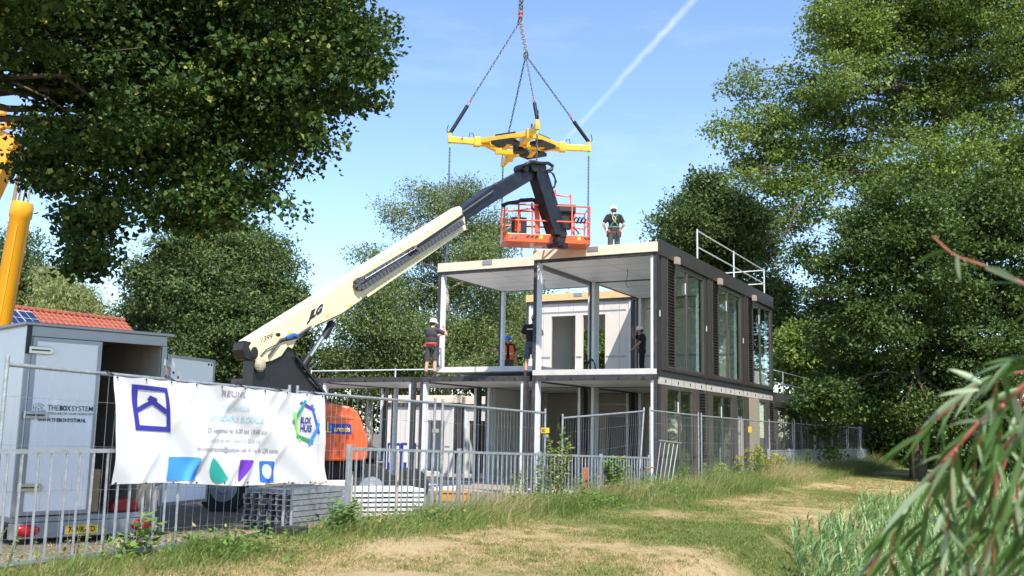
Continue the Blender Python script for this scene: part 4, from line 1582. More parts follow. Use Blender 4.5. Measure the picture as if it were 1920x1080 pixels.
for i in range(4):
    a, b_ = mids[ks[i]], mids[ks[(i + 1) % 4]]
    MB().beam(a + Z * .03, b_ + Z * .03, .13, .16).build('brace', M['yellow'], sp, bevel=.01)
    c = (a + b_) / 2
    c = c.lerp(O3, .08) - Z * .12
    d_ = (b_ - a).normalized()
    if i != 3:
        MB().box(c, (.80, .48, .12), (d_, d_.cross(Z), Z)).build('ballast_plate', M['black'], sp, bevel=.01)
        MB().box(c + Z * .20, (.75, .05, .24), (d_, d_.cross(Z), Z)).build('plate_side', M['black'], sp)
for i in range(4):
    a = O3 + (tips[ks[i]] - O3) * .22
    MB().beam(a - Z * .12, a + (tips[ks[(i + 1) % 4]] - O3) * .30 - Z * .12, .16, .16).build('centre_beam', M['yellow'], sp, bevel=.01)
MB().lathe(O3 - Z * .25, Z, [(.2, 0), (.22, .05), (.22, .3), (.1, .34)], 14).build('hub', M['black'], sp)
letters('4', tips['fl'] - FN * 0 + Vector((.35, -.12, -.05)), tips['fl'] + Vector((.43, -.12, -.05)), tips['fl'] + Vector((.43, -.12, .07)), tips['fl'] + Vector((.35, -.12, .07)), 'lettering', M['ink'], sp, .01)


def chain(mb, a, b_, pitch=.10, wd=.05, r=.014):
    d = b_ - a
    n = max(2, int(d.length / pitch))
    dn = d.normalized()
    x = dn.orthogonal().normalized()
    y = dn.cross(x)
    for i in range(n):
        c = a + d * ((i + .5) / n)
        h = d.length / n * .62
        s = x if i % 2 else y
        mb.tube([c - dn * h + s * 0, c - dn * h * .6 + s * wd / 2, c + dn * h * .6 + s * wd / 2, c + dn * h, c + dn * h * .6 - s * wd / 2, c - dn * h * .6 - s * wd / 2], r, 4, True)


ztop_ = P(974, 42, O3.y).z
ring1 = Vector((P(974, 42, O3.y).x, O3.y, ztop_))
ring2 = P(986, 104, O3.y - .6)
lab4 = {'fl': 'left chain', 'fr': 'nearest chain', 'rr': 'right chain', 'rl': 'farthest chain'}
for k_ in ks:
    tp = tips[k_]
    low = Vector((cor[k_].x, cor[k_].y, 6.55))
    t = root('load_chain', {'fl': 'load chain from the left spreader tip down to the module corner', 'fr': 'load chain from the nearest spreader tip, running behind the boom knuckle',
                            'rr': 'load chain from the right spreader tip, passing the basket rail', 'rl': 'load chain from the farthest spreader tip, passing left of the basket'}[k_], 'chain', low, 'load chains under the spreader')
    mb = MB()
    chain(mb, tp - Z * .22, low)
    mb.build('links', M['chain'], t)
    MB().tube([tp - Z * .10, tp - Z * .25], .035, 8).build('hook', M['lime'], t)
    src = ring1 if k_ == 'fl' else ring2
    e0 = tp + Z * .22
    e1 = e0.lerp(src, .27 if k_ != 'rl' else .04)
    t = root('sling_leg', {'fl': 'sling leg running to the left spreader tip, with black sleeve', 'fr': 'sling leg running to the nearest spreader tip, with short black sleeve',
                           'rr': 'sling leg running to the right spreader tip, with long black sleeve', 'rl': 'sling leg running to the far spreader tip, plain chain without sleeve'}[k_], 'sling', e0, 'sling legs above the spreader')
    if k_ != 'rl':
        MB().tube([e0, e0.lerp(e1, .9)], .062, 10).build('sleeve', M['navy'], t, smooth=60)
        MB().tube([e0.lerp(e1, .9), e1], .04, 8).build('sleeve_end', M['chrome'], t)
    MB().tube([e1, e1.lerp(src, .03)], .045, 6).build('shackle', M['redlink'], t)
    mb = MB()
    chain(mb, e1.lerp(src, .02), src, .11, .05, .012)
    mb.build('links', M['chain'], t)
t = root('hoist_chain', 'double hoist chain with red shackles running up out of the picture', 'chain', ring2)
mb = MB()
chain(mb, ring1, ring1 + Vector((.05, 0, 2.5)), .12, .09, .022)
chain(mb, ring1 + Vector((.06, 0, .1)), ring1 + Vector((.1, 0, 2.5)), .12, .09, .022)
chain(mb, ring2, ring1, .11, .05, .015)
chain(mb, ring2 + Vector((.06, 0, 0)), ring1 + Vector((.05, 0, 0)), .11, .05, .015)
mb.build('links', M['chain'], t)
mb = MB()
mb.tube([ring2 + Vector((.07 * math.cos(a), 0, .13 * math.sin(a))) for a in np.linspace(0, 6.28, 13)[:-1]], .02, 6, True)
mb.tube([ring1 + Vector((.06 * math.cos(a), 0, .10 * math.sin(a))) for a in np.linspace(0, 6.28, 13)[:-1]], .02, 6, True)
mb.build('ring', M['chain'], t)
mb = MB()
for dz in (.16, .30):
    mb.ell(ring1 + Vector((.04, 0, dz + .05)), (.075, .06, .07))
mb.build('shackle', M['redlink'], t)

# ------------------------------------------------------------------ mobile crane at the left edge
cr_ = root('mobile_crane', 'amber mobile crane jib and thick lifting cylinder at the left edge', 'crane', (P(0, 600, 25).x, 25, -.3))
c0_, c1_ = P(-14, 690, 25), P(43, 380, 25)
ax = (c1_ - c0_)
MB().lathe(c0_ - ax * .7, ax, [(.245, 0), (.245, ax.length * 1.60), (.275, ax.length * 1.61), (.275, ax.length * 1.68), (.25, ax.length * 1.70)], 28).build('cylinder_barrel', M['crane'], cr_, smooth=40)
MB().tube([c1_, c1_ + ax * .55], .135, 20).build('cylinder_rod', M['chrome'], cr_, smooth=60)
MB().tube([c1_ + Vector((-.17, -.15, -.1)), c1_ + Vector((-.16, -.15, 0)) + ax * .55], .05, 8).build('pipe', M['brick'], cr_)
MB().tube([c0_ + Vector((.08, -.25, 0)), c0_ + Vector((.08, -.25, 0)) + ax * .85], .018, 6).build('pipe', M['crane'], cr_)
j0, j1 = P(-60, 420, 25.6), P(22, 245, 25.6)
jd = (j1 - j0)
MB().beam(j0 - jd * .6, j1 - jd * .04, .75, .55, Vector((0, 1, 0))).build('jib', M['crane'], cr_, bevel=.03)
mb = MB()
for i in range(9):
    mb.box(P(2 + 3.2 * i + rnd.uniform(-3, 3), 222 + rnd.uniform(-12, 22), 25.3), (.12, .2, .12))
mb.build('jib_fittings', M['crane'], cr_, bevel=.02)
crb = MB()
crb.box(Vector((-13.9, 25.5, .9)), (4.2, 2.4, 1.0))
crb.build('carrier', M['crane'], cr_, bevel=.06)

# ------------------------------------------------------------------ box trailer
tl, tr = P(38, 780, 14.0), P(303, 780, 15.45)
TU = Vector((tr.x - tl.x, tr.y - tl.y, 0))
TW = TU.length
TU.normalize()
TNn = Vector((TU.y, -TU.x, 0))       # towards the camera
TZ0, TZ1 = .20, 2.86
TO = Vector((tl.x, tl.y, 0))


def T(a, d, z):  # a along the back, d forward (away), z
    return TO + TU * a - TNn * d + Z * z


trl = root('box_trailer', 'white box trailer with one rear door shut and the other swung open', 'trailer', T(TW / 2, 1.5, -.2))


def tb(mb, a0, a1, d0, d1, z0, z1):
    return mb.hexa([T(a0, d0, z0), T(a1, d0, z0), T(a1, d1, z0), T(a0, d1, z0), T(a0, d0, z1), T(a1, d0, z1), T(a1, d1, z1), T(a0, d1, z1)])


TL_ = 4.2
mb = MB()
tb(mb, 0, .04, .03, TL_, TZ0, TZ1)
tb(mb, TW - .04, TW, .03, TL_, TZ0, TZ1)
tb(mb, .041, TW - .041, TL_ - .04, TL_, TZ0, TZ1)
mb.build('side_panel', M['trailer'], trl)
mb = MB()
tb(mb, .045, .055, .1, TL_ - .05, TZ0 + .01, TZ1 - .02)
tb(mb, TW - .055, TW - .045, .1, TL_ - .05, TZ0 + .01, TZ1 - .02)
tb(mb, .06, TW - .06, TL_ - .06, TL_ - .045, TZ0 + .01, TZ1 - .02)
mb.build('lining', M['inside'], trl)
mb = MB()
tb(mb, -.06, TW + .10, -.06, TL_ + .05, TZ1, TZ1 + .05)
mb.build('roof', M['trailer_frame'], trl, bevel=.012)
mb = MB()
tb(mb, .0, TW, -.02, .03, TZ1 - .15, TZ1 - .002)
tb(mb, -.012, .07, -.02, .028, TZ0, TZ1 - .152)
tb(mb, TW - .07, TW + .012, -.02, .028, TZ0, TZ1 - .152)
mb.build('rear_frame', M['trailer_frame'], trl, bevel=.006)
mb = MB()
tb(mb, -.02, .05, -.035, -.021, TZ1 - .40, TZ1 + .01)
mb.build('corner_plate', M['ink'], trl)
mb = MB()
tb(mb, 0, TW, .0, TL_, TZ0 - .08, TZ0)
tb(mb, -.02, TW + .02, -.05, .05, TZ0 - .30, TZ0 - .082)
bar = mb.build('bumper', M['trailer_frame'], trl, bevel=.01)
for a in (.20, TW - .22):
    c = T(a, -.07, TZ0 - .18)
    MB().ell(c, (.17, .05, .085), (TU, TNn, Z), 16, 10).build('tail_lamp', M['red_lens'], trl, smooth=True)
pa = .66
pl_ = MB()
tb(pl_, pa, pa + .52, -.062, -.052, TZ0 - .26, TZ0 - .14)
plo = pl_.build('number_plate', M['plate'], trl)
letters('7-WR-TD', T(pa + .10, -.066, TZ0 - .24), T(pa + .48, -.066, TZ0 - .24), T(pa + .48, -.066, TZ0 - .16), T(pa + .10, -.066, TZ0 - .16), 'lettering', M['ink'], plo, .015)
mb = MB()
tb(mb, pa, pa + .05, -.066, -.0625, TZ0 - .26, TZ0 - .14)
mb.build('plate_band', M['mid_blue'], plo)
for i in range(2):
    wc = T(.05, 2.0 + i * .75, .12)
    for a in (-.12, TW + .12):
        c = T(a, 2.0 + i * .75, .13)
        MB().lathe(c - TU * .1, TU, [(.2, 0), (.31, .02), (.32, .05), (.32, .15), (.31, .19), (.2, .2)], 20).build('wheel', M['rubber'], trl)
# shut door
dw = TW / 2 - .05
mb = MB()
tb(mb, .075, .07 + dw, -.035, .005, TZ0 + .02, TZ1 - .16)
dr = mb.build('door', M['trailer'], trl, bevel=.006)
mb = MB()
for z0_, z1_, a0_, a1_ in ((TZ0 + .02, TZ0 + .075, .075, .07 + dw), (TZ1 - .215, TZ1 - .16, .075, .07 + dw)):
    tb(mb, a0_, a1_, -.042, -.0355, z0_, z1_)
tb(mb, .075, .13, -.042, -.0355, TZ0 + .076, TZ1 - .216)
tb(mb, .07 + dw - .055, .07 + dw, -.042, -.0355, TZ0 + .076, TZ1 - .216)
mb.build('door_edge', M['trailer_frame'], dr)


def hinge(par, a, z, dirn=1, fn=T):
    mb = MB()
    p = [fn(a, -.05, z), fn(a + .30 * dirn, -.05, z), fn(a + .34 * dirn, -.05, z + .03), fn(a + .34 * dirn, -.05, z + .08), fn(a + .30 * dirn, -.05, z + .11), fn(a, -.05, z + .11)]
    mb.prism(p, TNn * .025)
    h = mb.build('hinge', M['stainless'], par, bevel=.008)
    MB().prism([fn(a + .03 * dirn, -.078, z + .045), fn(a + .28 * dirn, -.078, z + .045), fn(a + .28 * dirn, -.078, z + .065), fn(a + .03 * dirn, -.078, z + .065)], TNn * .004).build('hinge_groove', M['ink'], h)


for z in (TZ0 + .35, TZ0 + 1.35, TZ0 + 2.26):
    hinge(dr, .02, z)


def tq(body, a0, a1, z0, z1, bold, mt='ink'):
    return letters(body, T(a0, -.0365, z0), T(a1, -.0365, z0), T(a1, -.0365, z1), T(a0, -.0365, z1), 'lettering', M[mt], dr, bold, off=TNn * .003)


tq('THE', .345, .50, 1.675, 1.75, .006)
tq('BOX', .512, .67, 1.675, 1.75, .05)
tq('SYSTEM', .682, .985, 1.675, 1.75, .006)
tq('MODULAIR CIRCULAIR HUISVESTEN', .345, .985, 1.618, 1.65, .006)
tq('WWW.THEBOXSYSTEM.NL', .225, .90, 1.515, 1.57, .035)
mb = MB()
hx = [(.225 + .085 * math.cos(rad(90 + 60 * i)), 1.69 + .085 * math.sin(rad(90 + 60 * i))) for i in range(6)]
hx2 = [(.225 + .052 * math.cos(rad(90 + 60 * i)), 1.69 + .052 * math.sin(rad(90 + 60 * i))) for i in range(6)]
for i in range(6):
    a, b_ = hx[i], hx[(i + 1) % 6]
    f_ = .8 if i in (0, 5, 2, 3) else .45
    q2 = (a[0] + (b_[0] - a[0]) * f_, a[1] + (b_[1] - a[1]) * f_)
    mb.beam(T(a[0], -.039, a[1]), T(q2[0], -.039, q2[1]), .004, .010, TNn)
    mb.beam(T(hx2[i][0], -.039, hx2[i][1]), T(hx2[(i + 1) % 6][0], -.039, hx2[(i + 1) % 6][1]), .004, .005, TNn)
    if i % 2:
        mb.beam(T(.225, -.039, 1.69), T(hx2[i][0], -.039, hx2[i][1]), .004, .005, TNn)
mb.build('cube_logo', M['ink'], dr)
# open door swung outward on the right
oa, ob = P(316, 700, 16.2), P(402, 700, 17.4)
OU = Vector((ob.x - oa.x, ob.y - oa.y, 0)).normalized()
ON = Vector((OU.y, -OU.x, 0))
oc = Vector((oa.x, oa.y, 0))
mb = MB()
ow = (ob - oa).length
mb.hexa([oc + OU * a - ON * d + Z * z for z in (TZ0 + .02, TZ1 - .22) for a, d in ((0, 0), (ow, 0), (ow, .035), (0, .035))])
od = mb.build('door', M['trailer'], trl, bevel=.006)
mb = MB()
for a0, a1, z0_, z1_ in ((0, ow, TZ0 + .02, TZ0 + .07), (0, ow, TZ1 - .27, TZ1 - .22), (0, .045, TZ0 + .07, TZ1 - .27), (ow - .045, ow, TZ0 + .07, TZ1 - .27)):
    mb.hexa([oc + OU * a + ON * d + Z * z for z in (z0_, z1_) for a, d in ((a0, .008), (a1, .008), (a1, .001), (a0, .001))])
mb.build('door_edge', M['trailer_frame'], od)
mb = MB()
for a, z in ((.12, 2.35), (.12, 2.20), (.25, 2.28), (.85 * ow, 2.55), (.92 * ow, 2.55), (.15, .75), (.15, .65), (.28, .7)):
    mb.ell(oc + OU * a + ON * .004 + Z * z, (.022, .012, .022), (OU, ON, Z), 8, 6)
mb.build('bolt', M['ink'], od)
for z in (TZ0 + .35, TZ0 + 2.26):
    MB().beam(T(TW - .02, -.03, z), oc + ON * .02 + Z * z, .03, .09).build('hinge', M['stainless'], trl)
# load in the trailer
t = root('cardboard_box', 'brown cardboard box standing inside the open trailer', 'box', T(1.18, .5, TZ0))
MB().box(T(1.16, .45, TZ0 + .32), (.26, .4, .62), (TU, -TNn, Z)).build('carton', M['cardboard'], t)
M['can'] = mat('red plastic', (.26, .012, .012), .5)
t = root('fuel_can', 'red plastic canister on the trailer floor at the open doorway', 'canister', T(1.68, .2, TZ0))
mb = MB()
mb.prism([T(1.45, .12, TZ0 + .0), T(1.88, .12, TZ0 + .0), T(1.84, .12, TZ0 + .13), T(1.76, .12, TZ0 + .19), T(1.55, .12, TZ0 + .19), T(1.45, .12, TZ0 + .12)], -TNn * .25)
mb.build('canister', M['can'], t, bevel=.03)
t = root('steel_rods', 'bundle of blue grey rods lying under the trailer', 'rods', P(270, 1000, 15.2))
mb = MB()
for i in range(4):
    mb.tube([P(190 + i * 8, 1000 + i * 1.5, 15.0 + i * .1), P(300 + i * 3, 1012 + i * 1.2, 14.6 + i * .1)], .016, 6)
mb.build('rods', M['denim'], t)

# ------------------------------------------------------------------ building materials behind the fence
def on_ground(px, py, Y):
    p = P(px, py, Y)
    p.z = gzs(p.x, p.y)
    return p


sx_ = Vector((.93, .37, 0)).normalized()
sy_ = Vector((-.37, .93, 0)).normalized()
# stack of galvanised channels seen end-on
pz = on_ground(455, 990, 16.6)
t = root('channel_stack', 'stack of galvanised channel profiles seen end on', 'profiles', pz)
mb = MB()
ca = Vector((.55, -.20, 0)).normalized()
cd = Vector((.42, .90, 0)).normalized()
for r2_ in range(7):
    for c2 in range(6):
        o_ = pz + ca * (c2 * .155 + rnd.uniform(-.01, .01)) + Z * (.06 + r2_ * .088) + cd * rnd.uniform(-.04, .04)
        L2 = cd * 1.6
        for (a0, z0_, a1, z1_) in ((0, 0, .14, .006), (0, .006, .006, .075), (.134, .006, .14, .075), (.0, .069, .05, .075)):
            mb.hexa([o_ + ca * a + Z * z + l for z in (z0_, z1_) for a, l in ((a0, Vector((0, 0, 0))), (a1, Vector((0, 0, 0))), (a1, L2), (a0, L2))])
mb.build('channels', M['galv'], t)
# loose steel beams on top to the right
t = root('steel_beams', 'loose grey steel beams lying over the channel stack', 'beams', on_ground(560, 940, 18))
mb = MB()
for (x0, y0, x1, y1, Y0, Y1) in ((500, 918, 690, 925, 17.6, 18.8), (505, 925, 640, 938, 17.4, 18.2), (560, 913, 700, 920, 18.2, 19), (470, 912, 560, 935, 17.8, 17.4)):
    mb.beam(P(x0, y0, Y0), P(x1, y1, Y1), .10, .07)
mb.build('beams', M['galv'], t, bevel=.005)
mb = MB()
for x0 in (520, 600, 670):
    p = P(x0, 940, 18.1)
    mb.beam(Vector((p.x, p.y, gzs(p.x, p.y))), p, .12, .12)
mb.build('bearers', M['wood'], t)
# stack of white sheets
pz = on_ground(600, 985, 18.0)
t = root('sheet_stack', 'pile of white corrugated sheets lying behind the railing', 'sheets', pz)
mb = MB()
for i in range(7):
    z = .04 + i * .085
    o_ = pz + sx_ * rnd.uniform(-.04, .04) + Z * z
    mb.box(o_ + sx_ * .95 + sy_ * .5, (1.9 if i else 2.2, 1.1, .05), (sx_, sy_, Z))
mb.build('sheets', M['white_panel'], t, bevel=.004)
mb = MB()
for i in range(6):
    for a in (.1, .95, 1.75):
        mb.box(pz + sx_ * a + sy_ * .5 + Z * (.04 + i * .085 + .042), (.08, 1.0, .033), (sx_, sy_, Z))
mb.build('spacers', M['wood'], t)
# pile of black mats
pz = on_ground(716, 935, 23)
t = root('mat_pile', 'pile of dark wire mats before the double posts', 'mats', pz)
mb = MB()
for i in range(13):
    mb.box(pz + Vector((rnd.uniform(-.06, .06), .4, .04 + i * .052)), (.85 + rnd.uniform(-.1, .06), .8, .024))
mb.build('mats', M['tee_grey'], t)
t = root('tyre', 'black tyre standing beside the dark mats', 'tyre', on_ground(768, 925, 23))
c = on_ground(768, 925, 23) + Z * .42
MB().lathe(c, Vector((.35, -.9, 0)), [(.22, -.14), (.40, -.13), (.43, -.06), (.43, .06), (.40, .13), (.22, .14)], 22).build('tyre', M['rubber'], t, smooth=40)
t = root('slab_boards', 'pale boards lying on the edge of the middle ground floor slab', 'boards', B(5.5, -.2, -.1))
mb = MB()
for i in range(5):
    mb.beam(B(4.3 + rnd.uniform(-.2, .3), -.15 + i * .16, -.12 + .015 * i), B(6.2 + rnd.uniform(-.4, .5), -.1 + i * .18, -.12 + .015 * i), .13, .03)
mb.build('boards', M['wood'], t)
M['tray'] = mat('orange tray plastic', (.50, .24, .03), .6)
t = root('orange_bin', 'low orange tray under the slab edge behind the railing', 'tray', on_ground(850, 955, 24))
c = on_ground(850, 955, 24)
mb = MB()
mb.box(c + Z * .13, (.80, .5, .22))
mb.build('tray', M['tray'], t, bevel=.03)
MB().box(c + Z * .255, (.86, .55, .03)).build('rim', M['tray'], t)
for px, py0, py1, Y, nm, lab, mt, wd in ((658, 884, 990, 15.0, 'wooden_stake', 'grey wooden stake beside the railing post, right of the banner', 'wood', .075), (747, 850, 975, 16.2, 'wooden_stake', 'thin pale stake before the white sheets', 'wood', .05),
                                         (1097, 877, 935, 20.6, 'marker_stake', 'short orange stake in the weeds behind the railing', 'redwood', .13)):
    a = P(px, py0, Y)
    b_ = Vector((a.x, a.y, gzs(a.x, a.y) - .1))
    t = root(nm, lab, 'stake', b_)
    MB().beam(b_, a, wd, wd * .6, Vector((0, 1, 0))).build('stake', M[mt], t, bevel=.006)
# black cable heap inside the right ground floor room
t = root('cable_heap', 'tangle of black cables on the ground floor behind the tilted mesh panel', 'cables', B(.7, .4, -.15))
mb = MB()
for i in range(8):
    u0_, v0_ = .55 + rnd.uniform(-.3, .3), .5 + rnd.uniform(-.2, .2)
    mb.tube([B(u0_ + .32 * math.cos(a) + .05 * math.sin(3 * a + i), v0_ + .1 * math.sin(2 * a), .35 + .5 * math.sin(a) * (.7 + .06 * i)) for a in np.linspace(0, 6.28, 16)[:-1]], .022, 5, True)
mb.build('cables', M['ink'], t, smooth=True)
# ------------------------------------------------------------------ people
def remesh(mb, name, mt, parent, vox=.012, smooth_it=4):
    me = D.meshes.new('tmp')
    me.from_pydata([tuple(v) for v in mb.v], [], mb.f)
    bm = bmesh.new()
    bm.from_mesh(me)
    bmesh.ops.recalc_face_normals(bm, faces=bm.faces)
    bm.to_mesh(me)
    bm.free()
    o = D.objects.new('tmp', me)
    col.objects.link(o)
    m = o.modifiers.new('r', 'REMESH')
    m.mode = 'VOXEL'
    m.voxel_size = vox
    if smooth_it:
        s = o.modifiers.new('s', 'SMOOTH')
        s.iterations = smooth_it
        s.factor = .5
    dg = bpy.context.evaluated_depsgraph_get()
    nm = D.meshes.new_from_object(o.evaluated_get(dg))
    D.objects.remove(o)
    nm.name = name
    nm.materials.clear()
    return link(name, nm, mt, parent, True)


def cap(mb, a, b_, r0, r1, n=12):
    a, b_ = Vector(a), Vector(b_)
    d = (b_ - a)
    L = d.length
    d.normalize()
    pts, rr = [], []
    for t_ in (-1, -.85, -.5):
        pts.append(a + d * (t_ * r0))
        rr.append(max(r0 * math.sqrt(max(0, 1 - t_ * t_)), .002))
    pts.append(a)
    rr.append(r0)
    pts.append(b_)
    rr.append(r1)
    for t_ in (.5, .85, 1):
        pts.append(b_ + d * (t_ * r1))
        rr.append(max(r1 * math.sqrt(max(0, 1 - t_ * t_)), .002))
    mb.tube(pts, rr, n)


def hand(mb, wrist, elbow, curl=.5, side=1):
    wrist, elbow = Vector(wrist), Vector(elbow)
    d = (wrist - elbow).normalized()
    x = d.cross(Vector((0, 1, .3))).normalized()
    n_ = d.cross(x)
    c = wrist + d * .05
    mb.ell(c, (.042, .018, .055), (x, n_, d), 10, 8)
    for i, L in enumerate((.07, .08, .075, .058)):
        b0 = wrist + d * .095 + x * ((i - 1.5) * .021)
        b1 = b0 + (d * math.cos(curl * .8) + n_ * math.sin(curl * .8)) * L * .55
        b2 = b1 + (d * math.cos(curl * 2) + n_ * math.sin(curl * 2)) * L * .5
        cap(mb, b0 - d * .02, b1, .0095, .009, 6)
        cap(mb, b1, b2, .009, .0075, 6)
    th = wrist + d * .03 + x * (.036 * side)
    cap(mb, th, th + (d * .7 + x * .7 * side + n_ * .3).normalized() * .05, .012, .010, 6)


def person(label, loc, face, pose, dress, hat, skin='skin', scale=1.0, lean=0.):
    """local axes: +x the person's right hand side, +y the way they face"""
    t = root('person', label, 'person', (0, 0, 0))
    P0 = dict(hipR=(.09, 0, .93), hipL=(-.09, 0, .93), knR=(.11, .02, .50), knL=(-.11, .02, .50), anR=(.12, -.03, .09), anL=(-.12, -.03, .09),
              shR=(.185, 0, 1.44), shL=(-.185, 0, 1.44), elR=(.25, -.03, 1.15), elL=(-.25, -.03, 1.15), wrR=(.26, .1, .92), wrL=(-.26, .1, .92), head=(0, .03, 1.66), look=(0, 1, 0))
    P0.update(pose)
    J = {k: Vector(v) for k, v in P0.items()}
    pel = (J['hipR'] + J['hipL']) / 2
    chest = (J['shR'] + J['shL']) / 2
    sx = (J['shR'] - J['shL']).normalized()
    up = (chest - pel).normalized()
    fy = up.cross(sx).normalized()
    ax = (sx, fy, up)
    body = MB()
    body.ell(pel + up * .03, (.155, .11, .13), ax, 14, 10)
    body.ell(pel.lerp(chest, .42), (.145, .105, .17), ax, 14, 10)
    body.ell(pel.lerp(chest, .78), (.175, .12, .19), ax, 14, 10)
    cap(body, J['shR'] - sx * .04, J['shL'] + sx * .04, .065, .065)
    hd = J['head']
    cap(body, chest - up * .02 - fy * .01, hd - Z * .07, .062, .055)
    lk = J['look'].normalized()
    lx = lk.cross(Z).normalized()
    lz = lx.cross(lk)
    ha = (lx, lk, lz)
    body.ell(hd, (.076, .096, .112), ha, 16, 12)
    body.ell(hd + lk * .045 - lz * .065, (.05, .05, .05), ha, 12, 8)
    body.ell(hd + lk * .10 - lz * .015, (.013, .02, .024), ha, 8, 6)
    for s in (-1, 1):
        body.ell(hd + lx * (.078 * s) - lz * .01, (.012, .022, .032), ha, 8, 6)
    for s in ('R', 'L'):
        cap(body, J['hip' + s], J['kn' + s], .082, .058)
        cap(body, J['kn' + s], J['kn' + s].lerp(J['an' + s], .35), .056, .058)
        cap(body, J['kn' + s].lerp(J['an' + s], .35), J['an' + s], .058, .038)
        cap(body, J['an' + s] - Z * .03, J['an' + s] + Vector((.01 if s == 'R' else -.01, .15, -.045)), .04, .035)
        cap(body, J['sh' + s], J['el' + s], .052, .042)
        cap(body, J['el' + s], J['el' + s].lerp(J['wr' + s], .3), .042, .041)
        cap(body, J['el' + s].lerp(J['wr' + s], .3), J['wr' + s], .041, .028)
        hand(body, J['wr' + s], J['el' + s], .7, 1 if s == 'R' else -1)
    remesh(body, 'body', M[skin], t, .0105, 3)
    # clothes
    g = 1.13
    sh = MB()
    sh.ell(pel + up * .06, (.165, .125, .12), ax, 14, 10)
    sh.ell(pel.lerp(chest, .42), (.145 * g, .105 * g * 1.05, .19), ax, 14, 10)
    sh.ell(pel.lerp(chest, .78), (.175 * g, .12 * g, .20), ax, 14, 10)
    cap(sh, J['shR'] - sx * .03, J['shL'] + sx * .03, .080, .080)
    for s in ('R', 'L'):
        cap(sh, J['sh' + s], J['sh' + s].lerp(J['el' + s], .58), .072, .068)
        e = J['sh' + s].lerp(J['el' + s], .60)
        sh.tube([J['sh' + s].lerp(J['el' + s], .3), e, J['sh' + s].lerp(J['el' + s], .74)], [.07, .070, .072], 12)
    remesh(sh, 'tee_shirt', M[dress['top']], t, .013, 4)
    lo = MB()
    lo.ell(pel + up * .02, (.172, .13, .15), ax, 14, 10)
    for s in ('R', 'L'):
        if dress['legs'] == 'short':
            e = J['hip' + s].lerp(J['kn' + s], .98)
            cap(lo, J['hip' + s], J['hip' + s].lerp(J['kn' + s], .5), .100, .095)
            lo.tube([J['hip' + s], J['hip' + s].lerp(J['kn' + s], .5), e], [.10, .097, .094], 12)
        else:
            cap(lo, J['hip' + s], J['kn' + s], .100, .078)
            lo.tube([J['kn' + s], J['kn' + s].lerp(J['an' + s], .5), J['an' + s] + Z * .0], [.078, .078, .075], 12)
    remesh(lo, 'shorts' if dress['legs'] == 'short' else 'trousers', M[dress['low']], t, .013, 4)
    for s in ('R', 'L'):
        bo = MB()
        a = J['an' + s]
        cap(bo, a + Z * .05, a - Z * .02, .058, .056)
        bo.ell(a + Vector((0, .06, -.05)), (.052, .14, .045), None, 12, 8)
        remesh(bo, 'boot', M['boots'], t, .012, 3)
    # helmet and hair
    hm = MB()
    hm.lathe(hd + lz * .02, lz, [(.118, .0), (.119, .02), (.116, .05), (.104, .085), (.080, .112), (.045, .128), (.01, .133)], 22)
    hm.prism([hd + lz * .022 + lk * .10 + lx * .07, hd + lz * .012 + lk * .165 + lx * .05, hd + lz * .01 + lk * .175, hd + lz * .012 + lk * .165 - lx * .05, hd + lz * .022 + lk * .10 - lx * .07], lz * .012)
    ho_ = hm.build('helmet', M[hat], t, smooth=40)
    MB().lathe(hd + lz * .008, lz, [(.124, 0), (.128, .006), (.121, .016)], 22).build('brim', M[hat], ho_, smooth=40)
    hr = MB()
    hr.ell(hd - lk * .02 - lz * .015, (.083, .085, .085), ha, 14, 10)
    hr.build('hair', M['hair'], t, smooth=True)
    for s in (-1, 1):
        MB().ell(hd + lk * .088 + lx * (.03 * s) + lz * .012, (.012, .008, .008), ha, 8, 6).build('eye', M['ink'], t)
    if 'vest' in dress:
        for s in (-1, 1):
            v_ = MB()
            fr_ = [chest + sx * (s * a) + fy * f_ + up * u_ for a, f_, u_ in
                   ((.05, .155, -.02), (.15, .13, .01), (.215, .05, -.06), (.205, .06, -.50), (.17, .14, -.52), (.07, .165, -.52), (.045, .165, -.25))]
            v_.prism(fr_, -fy * .02)
            bk_ = [chest + sx * (s * a) - fy * f_ + up * u_ for a, f_, u_ in ((.0, .15, 0.02), (.15, .13, .02), (.215, .04, -.06), (.205, .05, -.50), (.0, .15, -.52))]
            v_.prism(bk_, fy * .02)
            v_.prism([chest + sx * (s * .205) + fy * f_ + up * u_ for f_, u_ in ((-.06, -.10), (.06, -.10), (.07, -.5), (-.06, -.5))], sx * (s * .012))
            v_.prism([chest + sx * (s * a) + fy * f_ + up * .085 for a, f_ in ((.05, .10), (.15, .10), (.15, -.12), (.05, -.12))], up * -.012)
            vo = v_.build('vest_panel', M['vest'], t)
            MB().prism([chest + sx * (s * a) + fy * f_ + up * u_ for a, f_, u_ in ((.05, .172, -.33), (.17, .152, -.33), (.17, .152, -.28), (.05, .172, -.28))], fy * .004).build('tape', M['reflect'], vo)
    if 'belt' in dress:
        bl_ = MB()
        bl_.lathe(pel + up * .09 - up * .03, up, [(.0, 0), (.178, 0), (.182, .03), (.178, .06), (.0, .06)], 20)
        b2 = [((v - (pel)).dot(sx), (v - pel).dot(fy), (v - pel).dot(up)) for v in bl_.v]
        bl_.v = [pel + sx * a + fy * c * .78 + up * e for a, c, e in b2]
        bo_ = bl_.build('tool_belt', M[dress['belt']], t)
        po = MB()
        for a, f_ in ((.18, .02), (-.18, .02), (.12, -.13)):
            po.box(pel + sx * a + fy * f_ - up * .03, (.09, .08, .19), ax)
        po.build('pouch', M['boots'], bo_, bevel=.015)
        po = MB()
        po.box(pel + sx * .16 - fy * .10 + up * .05, (.05, .03, .11), ax)
